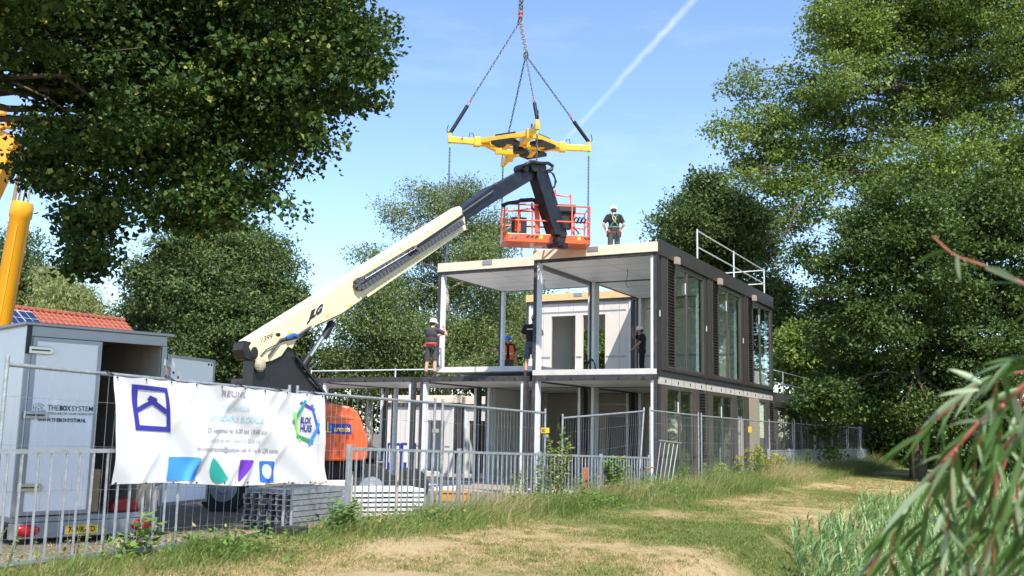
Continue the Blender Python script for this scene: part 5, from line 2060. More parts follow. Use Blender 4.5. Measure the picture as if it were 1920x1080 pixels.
        po.box(pel - sx * .15 - fy * .10 + up * .04, (.05, .03, .09), ax)
        po.build('tool', M['redlink'], bo_)
    if 'harness' in dress:
        h = MB()
        for s in (-1, 1):
            h.tube([chest + sx * (.10 * s) + fy * .10 + up * .07, chest + sx * (.12 * s) + up * .10, chest + sx * (.09 * s) - fy * .13 + up * .03, chest + sx * (.02 * s) - fy * .155 - up * .12,
                    chest - sx * (.12 * s) - fy * .145 - up * .34], .014, 6)
        h.tube([pel + up * .16 + sx * (.175 * math.cos(a)) + fy * (.140 * math.sin(a)) for a in np.linspace(0, 6.28, 20)[:-1]], .024, 6, True)
        h.build('harness', M['harness'], t)
        r2 = MB()
        r2.tube([chest - fy * .16 - up * .02, chest - fy * .19 - up * .12 + sx * .04, chest - fy * .17 - up * .22 + sx * .02, chest - fy * .17 - up * .10 - sx * .06, chest - fy * .15 + up * .06 - sx * .03], .010, 6)
        r2.tube([pel + sx * .2 + up * .1, pel + sx * .27 - up * .02, pel + sx * .33 - up * .16], .012, 6)
        r2.tube([pel - sx * .23 + up * .1, pel - sx * .25 - up * .2, pel - sx * .26 - up * .5], .014, 6)
        r2.build('lanyard', M['rope'], t)
    if 'print' in dress:
        pr = MB()
        x0 = -.10
        for wdt in (.03, .018, .02, .018, .022, .016, .02):
            pr.prism([chest + sx * (-a_) - fy * .148 + up * u_ for a_, u_ in ((x0, -.10), (x0 + wdt, -.10), (x0 + wdt, -.065), (x0, -.065))], -fy * .006)
            x0 += wdt + .007
        pr.build('back_print', M['hat_white'], t)
    f_ = Vector((face[0], face[1], 0)).normalized()
    t.rotation_euler = (0, lean, math.atan2(-f_.x, f_.y))
    t.scale = (scale,) * 3
    t.location = loc
    return t


away = Vector((-.1, 1, 0))
# bare legged worker holding the left post of the hanging box
c = P(807, 705, B(7.2, .35, 0).y)
person('worker in dark grey tee and shorts, bare legged, gripping the left post of the module', (c.x, c.y, LZ1), (.35, 1),
       dict(elR=(.42, .16, 1.30), wrR=(.30, .30, 1.48), elL=(-.18, .16, 1.20), wrL=(.10, .34, 1.32), head=(.02, .06, 1.66), look=(.55, 1, -.1), knR=(.13, .0, .5), anR=(.15, -.04, .09), knL=(-.13, .02, .5), anL=(-.15, -.03, .09)),
       dict(top='tee_grey', legs='short', low='short_grey', belt='redlink'), 'hat_white', scale=1.0)
# orange vest, faces the camera
c = P(952, 660, 35.6)
person('worker in blue helmet and orange vest behind the raised floor, reaching for a post', (c.x, c.y, LZ1 + .02), (.05, -1),
       dict(elR=(.42, .08, 1.22), wrR=(.66, .12, 1.20), elL=(-.30, -.02, 1.17), wrL=(-.28, .10, .95), look=(-.2, 1, -.25), head=(0, .05, 1.64)),
       dict(top='tee_black', legs='long', low='short_grey', vest=1), 'hat_blue', 'skin_dark')
c = P(995, 705, B(4.15, .30, 0).y)
person('worker in yellow helmet and black tee with white print, behind the dark corner post', (c.x, c.y, LZ1), (.35, 1),
       dict(elR=(.30, .12, 1.22), wrR=(.24, .34, 1.28), elL=(-.30, .0, 1.18), wrL=(-.24, .22, 1.05), head=(.08, .07, 1.66), look=(.4, 1, -.1), knL=(-.13, .02, .5), anL=(-.15, -.02, .09)),
       dict(top='tee_black', legs='short', low='denim', print=1), 'hat_yellow')
c = P(1204, 640, 32.6)
person('worker in white helmet and black clothes standing in the open upper room, arm raised', (c.x, c.y, UZ0 + .16), (-1, .05),
       dict(elR=(.24, .26, 1.42), wrR=(.16, .30, 1.62), elL=(-.26, .12, 1.18), wrL=(-.24, .34, .98), head=(0, .07, 1.64), look=(0, 1, -.2)),
       dict(top='tee_black', legs='long', low='tee_black'), 'hat_white', 'skin_dark', scale=1.0)
c = P(1151, 440, 30.2)
person('worker in white helmet with green safety harness standing on the roof, back turned', (c.x, c.y, UZ1), (0, 1),
       dict(elR=(.31, -.02, 1.18), wrR=(.22, .22, 1.06), elL=(-.33, -.02, 1.18), wrL=(-.22, .20, 1.02), head=(0, .08, 1.65), look=(0, 1, -.35)),
       dict(top='tee_black', legs='long', low='short_grey', belt='boots', harness=1), 'hat_white', scale=1.02)
# ------------------------------------------------------------------ foliage
def unit(a):
    return a / np.maximum(1e-9, np.linalg.norm(a, axis=1, keepdims=True))


def leaves(name, C, A, S, L, Wd, mt, parent, var, fold=.25, **kw):
    """folded diamond leaves: base C, axis A, sideways S"""
    n = len(C)
    Nn = np.cross(A, S)
    L = L[:, None]
    Wd = Wd[:, None]
    V = np.zeros((n, 4, 3), dtype=np.float32)
    V[:, 0] = C
    V[:, 1] = C + A * L * .45 + S * Wd * .5 + Nn * Wd * fold
    V[:, 2] = C + A * L
    V[:, 3] = C + A * L * .45 - S * Wd * .5 + Nn * Wd * fold
    b_ = (np.arange(n) * 4)[:, None]
    Fc = np.concatenate([b_ + np.array([0, 1, 2]), b_ + np.array([0, 2, 3])])
    return np_mesh(name, V.reshape(-1, 3), Fc, mt, parent, var=np.repeat(var, 4), **kw)


def crown_pts(blobs, ncl, per, sig, shell=.45, squash=1.0):
    bl = np.array(blobs)
    w_ = bl[:, 3] ** 2
    bi = rng.choice(len(bl), ncl, p=w_ / w_.sum())
    d = unit(rng.normal(size=(ncl, 3)))
    r = rng.random(ncl) ** shell
    cc = bl[bi, :3] + d * (bl[bi, 3] * r)[:, None] * np.array([1, 1, squash])
    n = ncl * per
    ci = np.repeat(np.arange(ncl), per)
    sg = sig * (.6 + .8 * rng.random(ncl))[ci]
    off = np.clip(rng.normal(size=(n, 3)), -1.5, 1.5) * sg[:, None] * np.array([1, 1, .42])
    return cc[ci] + off, unit(d[ci] * .8 + rng.normal(size=(n, 3)) * .3), rng.random(ncl)[ci], cc


def limb(mb, a, b_, r0, r1, sag=.0, n=6, wig=.04):
    a, b_ = Vector(a), Vector(b_)
    L = (b_ - a).length
    pts, rr = [], []
    for i in range(n + 1):
        t_ = i / n
        p = a.lerp(b_, t_) + Z * (sag * L * math.sin(math.pi * t_)) + Vector((rnd.uniform(-1, 1), rnd.uniform(-1, 1), rnd.uniform(-1, 1))) * (wig * L * math.sin(math.pi * t_))
        pts.append(p)
        rr.append(r0 + (r1 - r0) * t_ ** .8)
    mb.tube(pts, rr, 7)
    return pts


def tree(name, label, base, fork, blobs, mt, bark, n, per, sig, L, asp, r0, droop=.35, group=None, shell=.45, vmean=.4, vsd=.2, flip=.0, cat='tree', twig=True):
    t = root(name, label, cat, base, group)
    tk = MB()
    base = Vector(base)
    fork = Vector(fork)
    limb(tk, base - Z * .2, fork, r0, r0 * .55, 0, 8, .015)
    bl = sorted(blobs, key=lambda q_: -q_[3])
    top = max(blobs, key=lambda q_: q_[2])
    main = limb(tk, fork, Vector(top[:3]), r0 * .55, r0 * .10, 0, 7, .03)
    for q_ in bl[:30]:
        c = Vector(q_[:3])
        s = min(main + [base.lerp(fork, .75), fork], key=lambda p: (p - c).length + .8 * max(0, p.z - c.z))
        pts = limb(tk, s, c, min(r0 * .32, .05 + .04 * q_[3]), .012, .06, 6, .05)
        if twig:
            for _ in range(5):
                e = c + Vector((rnd.gauss(0, 1), rnd.gauss(0, 1), rnd.gauss(0, 1))).normalized() * q_[3] * .85
                limb(tk, pts[rnd.randint(3, 6)], e, .022, .006, .05, 4, .06)
    tk.build('trunk', M[bark], t, smooth=True)
    C, out, cv, _ = crown_pts(blobs, int(n / 2.1), int(per * 2.1), sig * 1.35, shell)
    m_ = len(C)
    A = unit(out * .55 + rng.normal(size=(m_, 3)) * .75 + np.array([0, 0, -droop]))
    S = unit(np.cross(A, unit(rng.normal(size=(m_, 3)) * .55 + np.array([0, 0, 1.0]))))
    ll = L * (.65 + .7 * rng.random(m_))
    var = np.clip(vmean + (cv - .5) * .35 + rng.normal(0, vsd, m_), 0, 1)
    if flip:
        pale = (rng.random(m_) < flip) & (cv > .35)
        var = np.where(pale, .93 + .07 * rng.random(m_), np.minimum(var, .85))
    leaves('crown', C, A, S, ll, ll * asp, M[mt], t, var)
    return t


def blob(l, Y, jit=.6, s=1.0):
    out = []
    for q_ in l:
        yy = (q_[3] if len(q_) > 3 else Y) + rnd.uniform(-jit, jit)
        p = P(q_[0], q_[1], yy)
        out.append((p.x, p.y, p.z, q_[2] * yy / F * s * rnd.uniform(.9, 1.12)))
    return out


M['lime_leaf'] = leafmat('lime tree leaves', [(0, (0.02, 0.046, 0.011)), (0.5, (0.042, 0.084, 0.014)), (0.8, (0.077, 0.13, 0.025)), (0.92, (0.276, 0.303, 0.075)), (1, (0.415, 0.405, 0.112))], .2, .55, .18)
M['oak_leaf'] = leafmat('oak leaves', [(0, (0.03, 0.059, 0.013)), (0.5, (0.054, 0.1, 0.02)), (0.85, (0.109, 0.163, 0.033)), (1, (0.218, 0.252, 0.059))], .2, .5, .25)
M['maple_leaf'] = leafmat('light maple leaves', [(0, (0.071, 0.12, 0.025)), (0.5, (0.134, 0.208, 0.042)), (0.8, (0.205, 0.286, 0.06)), (1, (0.411, 0.461, 0.134))], .3, .5, .22)
M['far_leaf'] = leafmat('dense tree leaves', [(0, (0.046, 0.081, 0.026)), (0.5, (0.084, 0.137, 0.041)), (1, (0.224, 0.267, 0.092))], .25, .55, .2)
M['birch_leaf'] = leafmat('birch leaves', [(0, (0.075, 0.114, 0.036)), (0.5, (0.134, 0.191, 0.06)), (0.8, (0.209, 0.26, 0.09)), (1, (0.358, 0.381, 0.168))], .3, .55, .2)
M['willow_far'] = leafmat('pale willow leaves', [(0, (0.156, 0.192, 0.06)), (0.5, (0.24, 0.276, 0.096)), (1, (0.36, 0.372, 0.156))], .35, .5, .4)
M['willow_leaf'] = leafmat('willow leaves', [(0, (0.045, 0.105, 0.015)), (0.42, (0.076, 0.158, 0.025)), (0.5, (0.201, 0.282, 0.145)), (1, (0.363, 0.439, 0.272))], .35, .42, .5)
M['reed_leaf'] = leafmat('reed blades', [(0, (0.069, 0.136, 0.043)), (0.5, (0.149, 0.261, 0.086)), (0.85, (0.253, 0.367, 0.138)), (1, (0.46, 0.426, 0.173))], .3, .45, .45)
M['weed_leaf'] = leafmat('weed leaves', [(0, (0.05, 0.105, 0.022)), (0.5, (0.099, 0.195, 0.038)), (0.8, (0.198, 0.3, 0.06)), (1, (0.363, 0.3, 0.12))], .3, .55, .2)
M['flower'] = leafmat('yellow flowers', [(0, (.26, .24, .03)), (1, (.50, .45, .07))], .2, .6, .2)

C = np.stack([UWX, UWY, gz(UWX, UWY) + UWH], 1)
A = unit(rng.normal(size=C.shape) * np.array([1, 1, .45]))
S = unit(np.cross(A, np.array([0, 0, 1.0]) + rng.normal(size=A.shape) * .35))
ll = .035 + .055 * rng.random(len(C))
leaves('undergrowth', C, A, S, ll, ll * .6, M['weed_leaf'], None, np.clip(.5 + rng.normal(0, .22, len(C)), 0, 1), kind='stuff')
# big lime at the upper left
lime = [(80, 60, 120), (200, 60, 160), (350, 60, 160), (500, 50, 150), (620, 50, 105), (668, 110, 58), (645, 165, 62), (560, 160, 100), (430, 180, 130), (280, 200, 150), (160, 190, 115), (85, 232, 50),
        (95, 310, 75), (200, 320, 105), (330, 310, 110), (440, 280, 110), (530, 262, 75), (550, 320, 42), (475, 355, 60), (390, 375, 70), (300, 410, 46), (310, 415, 42), (322, 445, 34), (322, 450, 30), (325, 462, 24), (165, 395, 50), (165, 400, 48), (165, 400, 44), (168, 450, 40), (165, 455, 38), (165, 460, 34), (158, 492, 26), (160, 496, 24), (160, 500, 22),
        (68, 335, 34), (95, 385, 32), (130, 415, 30), (180, 430, 22), (420, 390, 45), (520, 385, 22), (685, 60, 45), (600, 235, 40), (690, 200, 20), (615, 290, 22),
        (-70, 60, 110), (100, -130, 180), (300, -140, 200), (500, -120, 160), (640, -60, 90), (-100, -100, 180)]
lb = []
for q_ in lime:
    for dy in (-.9, .7):
        yy = 15.0 + dy + rnd.uniform(-.6, .6)
        k_ = 1.0 if q_[2] > 60 else .95
        if q_[2] < 50 and dy > 0:
            continue
        p = P(q_[0], q_[1], yy)
        lb.append((p.x, p.y, p.z, q_[2] * yy / F * k_))
lb += [(-6.9, 11, 7.6, 1.3), (-5.8, 10.9, 7.2, 1.1), (-7.6, 12.0, 8, 1.2), (-5.3, 10.6, 7.0, 1.0), (-5.2, 10.1, 8, 1.1), (-6.3, 10.2, 8, 1.2), (-6.5, 11.4, 7, 1.2)]  # unseen crown lobes, added to keep the sun off the trailer
tree('lime_tree', 'large dark lime tree overhanging the upper left, with pale hanging bracts', (-11.5, 13.5, -.3), (-11.0, 13.8, 4.0), lb, 'lime_leaf', 'bark', 3900, 44, .15, .085, .85, .38, .55, None, .34, .42, .2, .045)
# right hand side: pale maple high up, dark oak below it
mb1 = [(1600, 60, 95), (1700, 40, 120), (1820, 40, 130), (1910, 90, 110), (1575, 150, 75), (1530, 205, 75), (1450, 235, 58), (1405, 165, 42), (1390, 135, 22), (1375, 250, 36), (1345, 245, 14), (1420, 300, 45), (1480, 300, 75), (1580, 270, 100),
       (1690, 180, 125), (1830, 190, 130), (1900, 320, 110), (1760, 320, 120), (1640, 350, 90), (1520, 365, 60), (1440, 345, 26), (1560, 60, 38), (1535, 100, 30), (1555, 25, 30), (1490, 135, 14), (1370, 190, 18), (1400, 330, 20), (1490, 410, 36),
       (1700, -100, 200), (1880, -100, 160), (1560, -70, 60), (1990, 150, 120)]
mbl = blob(mb1, 47, 2.5)
tree('maple_tree', 'tall light green maple filling the upper right', P(1830, 880, 48), P(1800, 560, 48), mbl, 'maple_leaf', 'bark', 3700, 46, .36, .17, .7, .5, .30, None, .5, .45, .2)
ob1 = [(1600, 520, 75), (1700, 480, 110), (1820, 470, 120), (1900, 540, 110), (1560, 590, 50), (1640, 600, 95), (1760, 610, 120), (1880, 680, 120), (1600, 690, 65), (1690, 710, 95), (1790, 730, 80), (1545, 745, 40), (1500, 770, 24), (1585, 755, 42), (1560, 810, 24),
       (1650, 752, 42), (1535, 500, 40), (1500, 470, 22), (1520, 545, 24), (1700, 400, 80), (1620, 430, 60), (1860, 400, 80), (1740, 770, 36), (1560, 845, 14), (1790, 800, 55), (1880, 800, 65), (1840, 850, 45), (1700, 775, 30), (1960, 600, 120), (1520, 430, 18), (1530, 640, 16), (1600, 610, 40)]
obl = blob(ob1, 38, 2.0)
tree('oak_tree', 'dark spreading oak on the right whose low branch hangs over the far fence', P(1722, 905, 38.5), P(1712, 640, 38.5), obl, 'oak_leaf', 'bark', 3000, 44, .30, .15, .7, .36, .25, None, .5, .40, .2)
# dead branch reaching left from the oak
t = root('dead_branch', 'bare grey twigs hanging in the sky gap between maple and oak', 'branch', P(1480, 420, 40))
mb = MB()
a = P(1500, 380, 40)
for (x, y) in ((1478, 430), (1490, 470), (1470, 520)):
    pts = limb(mb, a, P(x, y, 40), .05, .015, 0, 5, .06)
    for _ in range(9):
        s = pts[rnd.randint(1, 5)]
        e = s + Vector((rnd.uniform(-1.0, .3), rnd.uniform(-.3, .3), rnd.uniform(-.6, .2)))
        limb(mb, s, e, .012, .004, .05, 4, .08)
    a = P(x, y, 40)
mb.build('twigs', M['bark'], t, smooth=True)
# small bright tree behind the low roof
tree('small_tree', 'small bright green tree growing behind the low roof with the white unit', P(1540, 860, 47), P(1535, 740, 47), blob([(1490, 655, 42), (1540, 650, 46), (1500, 705, 45), (1560, 705, 50), (1600, 670, 34), (1470, 690, 24), (1530, 740, 40), (1600, 740, 40)], 47, 1.2),
     'maple_leaf', 'bark', 900, 22, .32, .19, .7, .16, .3, None, .5, .55, .2)
# tree behind the roof on the right
tree('broadleaf_tree', 'dark rounded tree rising behind the roof guard rail', P(1370, 870, 62), P(1365, 640, 62), blob([(1330, 375, 42), (1330, 350, 20), (1290, 425, 52), (1370, 425, 60), (1415, 465, 46), (1340, 480, 70), (1262, 440, 26), (1425, 540, 46), (1385, 392, 30), (1462, 560, 30), (1470, 610, 40), (1440, 640, 50), (1400, 600, 60), (1310, 540, 70), (1440, 410, 18)], 62, 2.5),
     'far_leaf', 'bark', 1700, 50, .5, .22, .6, .4, .3, 'background trees', .45, .42, .18)
# birches in the middle
tree('birch_tree', 'tall airy birch right of the cream boom, with pale twigs', P(840, 830, 60), P(835, 620, 60), blob([(840, 375, 40), (790, 385, 38), (885, 365, 26), (760, 425, 24), (740, 400, 18), (720, 385, 12), (860, 430, 60), (920, 430, 40), (800, 470, 46), (900, 490, 55), (960, 500, 30), (850, 530, 70), (930, 570, 60), (780, 560, 56), (980, 610, 46),
     (880, 620, 80), (820, 640, 60), (950, 650, 55), (700, 520, 26), (690, 470, 22), (715, 560, 30), (740, 490, 26), (870, 350, 16), (930, 455, 30)], 60, 3),
     'birch_leaf', 'birchbark', 1900, 44, .48, .16, .5, .34, .6, 'background trees', .55, .5, .22)
tree('birch_tree', 'lower bushy birch behind the lift cylinder, left of the tall birch', P(690, 830, 56), P(695, 700, 56), blob([(650, 610, 40), (700, 590, 60), (730, 640, 70), (660, 660, 50), (620, 680, 34), (780, 650, 60), (720, 540, 40), (690, 690, 60), (770, 700, 50), (850, 690, 50), (930, 700, 40)], 56, 2),
     'birch_leaf', 'birchbark', 1000, 44, .50, .16, .5, .26, .6, 'background trees', .5, .42, .2)
tree('broadleaf_tree', 'leafy green tree behind the hanging module, right of the birches', P(965, 830, 66), P(960, 700, 66), blob([(960, 600, 50), (1000, 560, 30), (930, 650, 60), (990, 660, 50), (880, 660, 60), (1040, 640, 40), (1100, 640, 60), (1160, 650, 50), (1120, 600, 40)], 66, 2),
     'maple_leaf', 'bark', 900, 46, .55, .2, .6, .3, .3, 'background trees', .45, .35, .2)
tree('broadleaf_tree', 'broad dark green tree left of the cream boom', P(395, 850, 54), P(400, 690, 54), blob([(395, 450, 40), (340, 470, 45), (440, 465, 56), (370, 430, 26), (285, 535, 46), (500, 520, 55), (390, 550, 90), (535, 570, 40), (300, 600, 62), (460, 630, 85), (370, 650, 80), (255, 590, 24), (262, 500, 20), (545, 620, 40), (560, 660, 36), (310, 520, 50), (480, 450, 36), (520, 470, 24), (440, 700, 70)], 54, 2.5),
     'far_leaf', 'bark', 2200, 52, .44, .20, .55, .42, .35, 'background trees', .5, .45, .2)
tree('broadleaf_tree', 'dark tree behind the crane cylinder at the far left', P(40, 850, 72), P(40, 700, 72), blob([(20, 480, 50), (60, 530, 55), (105, 550, 40), (20, 560, 60), (-40, 520, 60), (75, 590, 50), (140, 590, 24)], 72, 2),
     'far_leaf', 'bark', 800, 46, .6, .23, .6, .4, .35, 'background trees', .5, .35, .2)
tree('willow_tree', 'pale yellow green willow behind the red tiled roof', P(140, 840, 66), P(140, 660, 66), blob([(120, 545, 30), (145, 555, 28), (100, 520, 22), (165, 580, 20), (120, 590, 50), (170, 600, 24)], 66, 1.5),
     'willow_far', 'bark', 700, 22, .5, .34, .22, .3, 1.1, None, .6, .5, .2)


# undergrowth and hedges closing the far side
def hedge(lab, x0, x1, Y, top, mt='far_leaf', vm_=.35, n=900, name='hedge', r=34):
    bl = []
    for i in range(14):
        px = x0 + (x1 - x0) * (i + .5) / 14
        for j in range(3):
            py = top + rnd.uniform(0, 16) + j * 40
            p = P(px, py, Y + rnd.uniform(-1, 1))
            bl.append((p.x, p.y, max(p.z, .4), r * Y / F * rnd.uniform(.8, 1.2)))
    t = root(name, lab, name, P((x0 + x1) / 2, 850, Y))
    t.location.z = -.3
    C, out, cv, _ = crown_pts(bl, n, 22, .42, .4)
    m_ = len(C)
    A = unit(out * .5 + rng.normal(size=(m_, 3)) * .8)
    S = unit(np.cross(A, unit(rng.normal(size=(m_, 3)) * .6 + np.array([0, 0, 1.0]))))
    ll = .26 * (.6 + .8 * rng.random(m_))
    leaves('foliage', C, A, S, ll, ll * .6, M[mt], t, np.clip(vm_ + (cv - .5) * .3 + rng.normal(0, .2, m_), 0, 1))
    tk = MB()
    for q_ in bl[::3]:
        limb(tk, (q_[0], q_[1], -.3), q_[:3], .08, .03)
    tk.build('stem', M['bark'], t)


hedge('dark green hedge behind the left trailer and boom lift', 150, 620, 58, 690, vm_=.3)
hedge('green hedge behind the lowered module, in the middle', 600, 1010, 70, 690, 'birch_leaf', .3)
hedge('shaded undergrowth under the oak beyond the far fence', 1600, 1990, 52, 790, 'oak_leaf', .2, 1000)
hedge('shrubs behind the building seen through the doorway', 1000, 1420, 72, 640, 'far_leaf', .45, 1000, r=40)
hedge('dark wooded edge low behind the oak trunk', 1480, 1760, 66, 770, 'oak_leaf', .25, 900)

# trees standing behind the photographer's side, seen mirrored in the windows
# ------------------------------------------------------------------ houses
def house(lab, p0, p1, depth, ze, zr, name='house', wallm='brick'):
    """ridge parallel to p0-p1"""
    t = root(name, lab, 'house', ((p0 + p1) / 2).to_tuple()[:2] + (-.3,))
    d = (p1 - p0)
    d.z = 0
    L = d.length
    d.normalize()
    n_ = Vector((-d.y, d.x, 0))
    o = Vector((p0.x, p0.y, 0))
    W2 = lambda a, b_, z: o + d * a + n_ * b_ + Z * z
    mb = MB()
    mb.hexa([W2(.3, .3, -.3), W2(L - .3, .3, -.3), W2(L - .3, depth - .3, -.3), W2(.3, depth - .3, -.3), W2(.3, .3, ze), W2(L - .3, .3, ze), W2(L - .3, depth - .3, ze), W2(.3, depth - .3, ze)])
    for a in (.3, L - .5):
        mb.prism([W2(a, .3, ze), W2(a, depth - .3, ze), W2(a, depth / 2, zr - .15)], d * .2)
    mb.build('wall', M[wallm], t)
    rf = MB()
    for s in (0, 1):
        e0 = (0 if s == 0 else depth)
        nrow = 14
        for i in range(nrow):
            f0, f1 = i / nrow, (i + 1) / nrow
            z0_, z1_ = ze - .1 + (zr - ze + .1) * f0, ze - .1 + (zr - ze + .1) * f1
            b0, b1 = e0 + (depth / 2 - e0) * f0, e0 + (depth / 2 - e0) * f1
            rf.hexa([W2(0, b0, z0_ + .02), W2(L, b0, z0_ + .02), W2(L, b1, z1_ - .03), W2(0, b1, z1_ - .03), W2(0, b0, z0_ + .10), W2(L, b0, z0_ + .10), W2(L, b1, z1_ + .03), W2(0, b1, z1_ + .03)])
    ro = rf.build('roof', M['tile'], t)
    rd = MB()
    nt_ = int(L / .33)
    for i in range(nt_):
        rd.tube([W2(i * L / nt_, depth / 2, zr + .06), W2((i + .9) * L / nt_, depth / 2, zr + .08)], [.14, .11], 8)
    rd.build('ridge_tiles', M['tile'], ro)
    rb = MB()
    for i in range(int(L / .28)):
        a = .1 + i * .28
        rb.tube([W2(a, -.02, ze - .02), W2(a, depth / 2, zr + .07)], .05, 5)
    rb.build('tile_rolls', M['tile'], ro)
    return t, W2, L


ha_, hb_ = P(-60, 640, 38), P(330, 660, 46)
zr_ = P(25, 572, 42).z
ht, HW, HL = house('low house with red tiled roof and solar panels behind the trailer', ha_, hb_, 8.0, zr_ - 2.6, zr_)
for i in range(4):
    a0 = HL * (.16 + .078 * i)
    sl = lambda a, f_: HW(a, 4.0 * f_, (zr_ - 2.6) + 2.6 * f_ + .22)
    q_ = [sl(a0, .45), sl(a0 + HL * .074, .45), sl(a0 + HL * .074, .86), sl(a0, .86)]
    so_ = MB().prism(q_, Z * .05).build('solar_panel', M['alu'], ht)
    for r2_ in range(3):
        for c2 in range(2):
            f0, f1 = .46 + .132 * r2_, .46 + .132 * r2_ + .122
            a1_ = a0 + HL * (.003 + .036 * c2)
            MB().prism([sl(a1_, f0) + Z * .055, sl(a1_ + HL * .033, f0) + Z * .055, sl(a1_ + HL * .033, f1) + Z * .055, sl(a1_, f1) + Z * .055], Z * .004).build('cell', M['solar'], so_)
pa_, pb_ = P(578, 700, 60), P(632, 700, 64)
house('small far house gable seen left of the birches behind the guard rail', pa_, pb_, 6.0, P(600, 690, 62).z - 1.2, P(600, 668, 62).z + .3, wallm='beige')
MB_ = None
pa_, pb_ = P(1668, 790, 72), P(1740, 790, 72)
house('far brick house glimpsed between oak trunk and hedge', pa_, pb_, 8.0, P(1690, 775, 72).z, P(1690, 740, 72).z)

# ------------------------------------------------------------------ weeds along the fence
def weed(lab, px, k, h, n, mt='weed_leaf', flower=0, spread=.25, L=.09, d=-.15, name='weed', vm_=.5, group=None):
    c0w = FP(k, d, 0)
    c0w.z = gzs(c0w.x, c0w.y)
    t = root(name, lab, 'plant', c0w, group)
    st = MB()
    C, A = [], []
    fl_ = []
    for s in range(n):
        b_ = c0w + Vector((rnd.gauss(0, spread * .5), rnd.gauss(0, spread * .5), 0))
        hh_ = h * rnd.uniform(.65, 1.05)
        tp = b_ + Vector((rnd.gauss(.05, .10), rnd.gauss(0, .08), hh_))
        pts = limb(st, b_, tp, .008, .003, 0, 5, .03)
        m_ = int(hh_ / .022)
        for i in range(m_):
            f_ = .12 + .88 * i / m_
            p = b_.lerp(tp, f_)
            a = rnd.uniform(0, 6.28)
            C.append(p)
            A.append((math.cos(a), math.sin(a), rnd.uniform(-.3, .5)))
        if flower and rnd.random() < flower:
            for _ in range(26):
                fl_.append(tp + Vector((rnd.gauss(0, .055), rnd.gauss(0, .055), rnd.gauss(0, .035))))
    st.build('stems', M['weed_stem'], t)
    C = np.array([tuple(c) for c in C])
    A = unit(np.array(A))
    S = unit(np.cross(A, np.array([0, 0, 1.0]) + rng.normal(size=A.shape) * .3))
    ll = L * (.5 + .8 * rng.random(len(C)))
    leaves('leaves', C, A, S, ll, ll * .5, M[mt], t, np.clip(vm_ + rng.normal(0, .2, len(C)), 0, 1))
    if fl_:
        C = np.array([tuple(c) for c in fl_])
        A = unit(rng.normal(size=C.shape) + np.array([0, 0, .8]))
        S = unit(np.cross(A, rng.normal(size=C.shape)))
        ll = .035 + .02 * rng.random(len(C))
        leaves('flower_heads', C, A, S, ll, ll * .9, M['flower'], t, rng.random(len(C)))
    return t


M['weed_stem'] = mat('weed stem', (.12, .17, .05), .7, 0, .2, 10)


def kpx(px):
    o = px - 960
    return (o + 295) / (186.2 - .1825 * o)


for px, h, n, lab, fl_ in ((1362, .75, 7, 'yellow ragwort clump nearest the mesh post, left of the tallest', .9), (1385, 1.05, 8, 'tallest yellow ragwort clump before the facade', 1), (1398, .95, 6, 'yellow ragwort clump just right of the tallest', 1),
                           (1335, .55, 5, 'short yellow ragwort at the foot of the mesh post', .7)):
    weed(lab, px, kpx(px), h, n, 'weed_leaf', fl_, .25, .10, -.5, 'ragwort', .45)
weed('dense rounded yellow flowering bush right of the ragwort', 1420, kpx(1420), .75, 22, 'weed_leaf', 1, .35, .09, -.55, 'flowering_bush', .4)
for px, h, n, lab, vm_, L in ((1035, 1.25, 7, 'tall brown stemmed dock in the railing below the yellow sign', .85, .10), (1015, .9, 6, 'bushy weed left of the tall dock', .6, .09), (1135, .85, 6, 'bright green leafy creeper on the railing by the corner', .55, .16),
                              (1085, .6, 7, 'low weeds beside the orange stake', .6, .09), (628, .50, 7, 'leafy nettle clump right of the banner post', .45, .12), (640, .38, 6, 'low nettle left of the grey stake', .5, .11), (255, .45, 3, 'single broad leaved shoot before the trailer lamp', .6, .14),
                              (222, .3, 3, 'small broad leaved shoot left of the trailer lamp', .6, .12), (1490, 1.0, 7, 'tall green weeds right of the flowers before the railing', .4, .11), (1545, .8, 8, 'feathery weeds farther along the far railing', .75, .08), (1160, .7, 9, 'wispy tall weeds between the creeper and the roped post', .75, .07), (960, .75, 8, 'brown seeding weeds in the railing before the pale slab edge', .9, .06), (1310, .65, 9, 'tangled weeds left of the ragwort at the mesh post', .6, .08), (1460, .8, 8, 'tall weeds just right of the rounded flowering bush', .55, .09), (1205, .6, 8, 'weeds at the foot of the roped railing post', .7, .08),
                              (1270, .7, 9, 'weeds under the loose railing section', .5, .09), (20, .42, 6, 'dry seeding weed at the left picture edge', .95, .05), (180, .35, 5, 'dry seeding weed before the number plate', .95, .05)):
    weed(lab, px, kpx(px), h, n, 'weed_leaf', 0, .22, L, -.12 if px < 1300 else -.4, 'weed', vm_)
# climbing shoots on the mesh above the railing
t = root('climbing_vine', 'thin climbing vine on the mesh panel between the two panels', 'vine', FP(2.3, .1, .9))
C = []
for i in range(46):
    C.append(tuple(PL(1050 + 12 * (i / 46) + rnd.uniform(-7, 7), 793 + i * 1.6 + rnd.uniform(-3, 3), FP(2.3, .1, 0), FN)))
for i in range(14):
    C.append(tuple(PL(1027 + i * 1.2 + rnd.uniform(-3, 3), 822 + i * 2 + rnd.uniform(-2, 2), FP(2.3, .1, 0), FN)))
C = np.array(C)
A = unit(rng.normal(size=C.shape) + np.array([0, 0, -.5]))
S = unit(np.cross(A, rng.normal(size=C.shape)))
leaves('leaves', C, A, S, np.full(len(C), .075), np.full(len(C), .06), M['weed_leaf'], t, np.clip(rng.normal(.6, .2, len(C)), 0, 1))

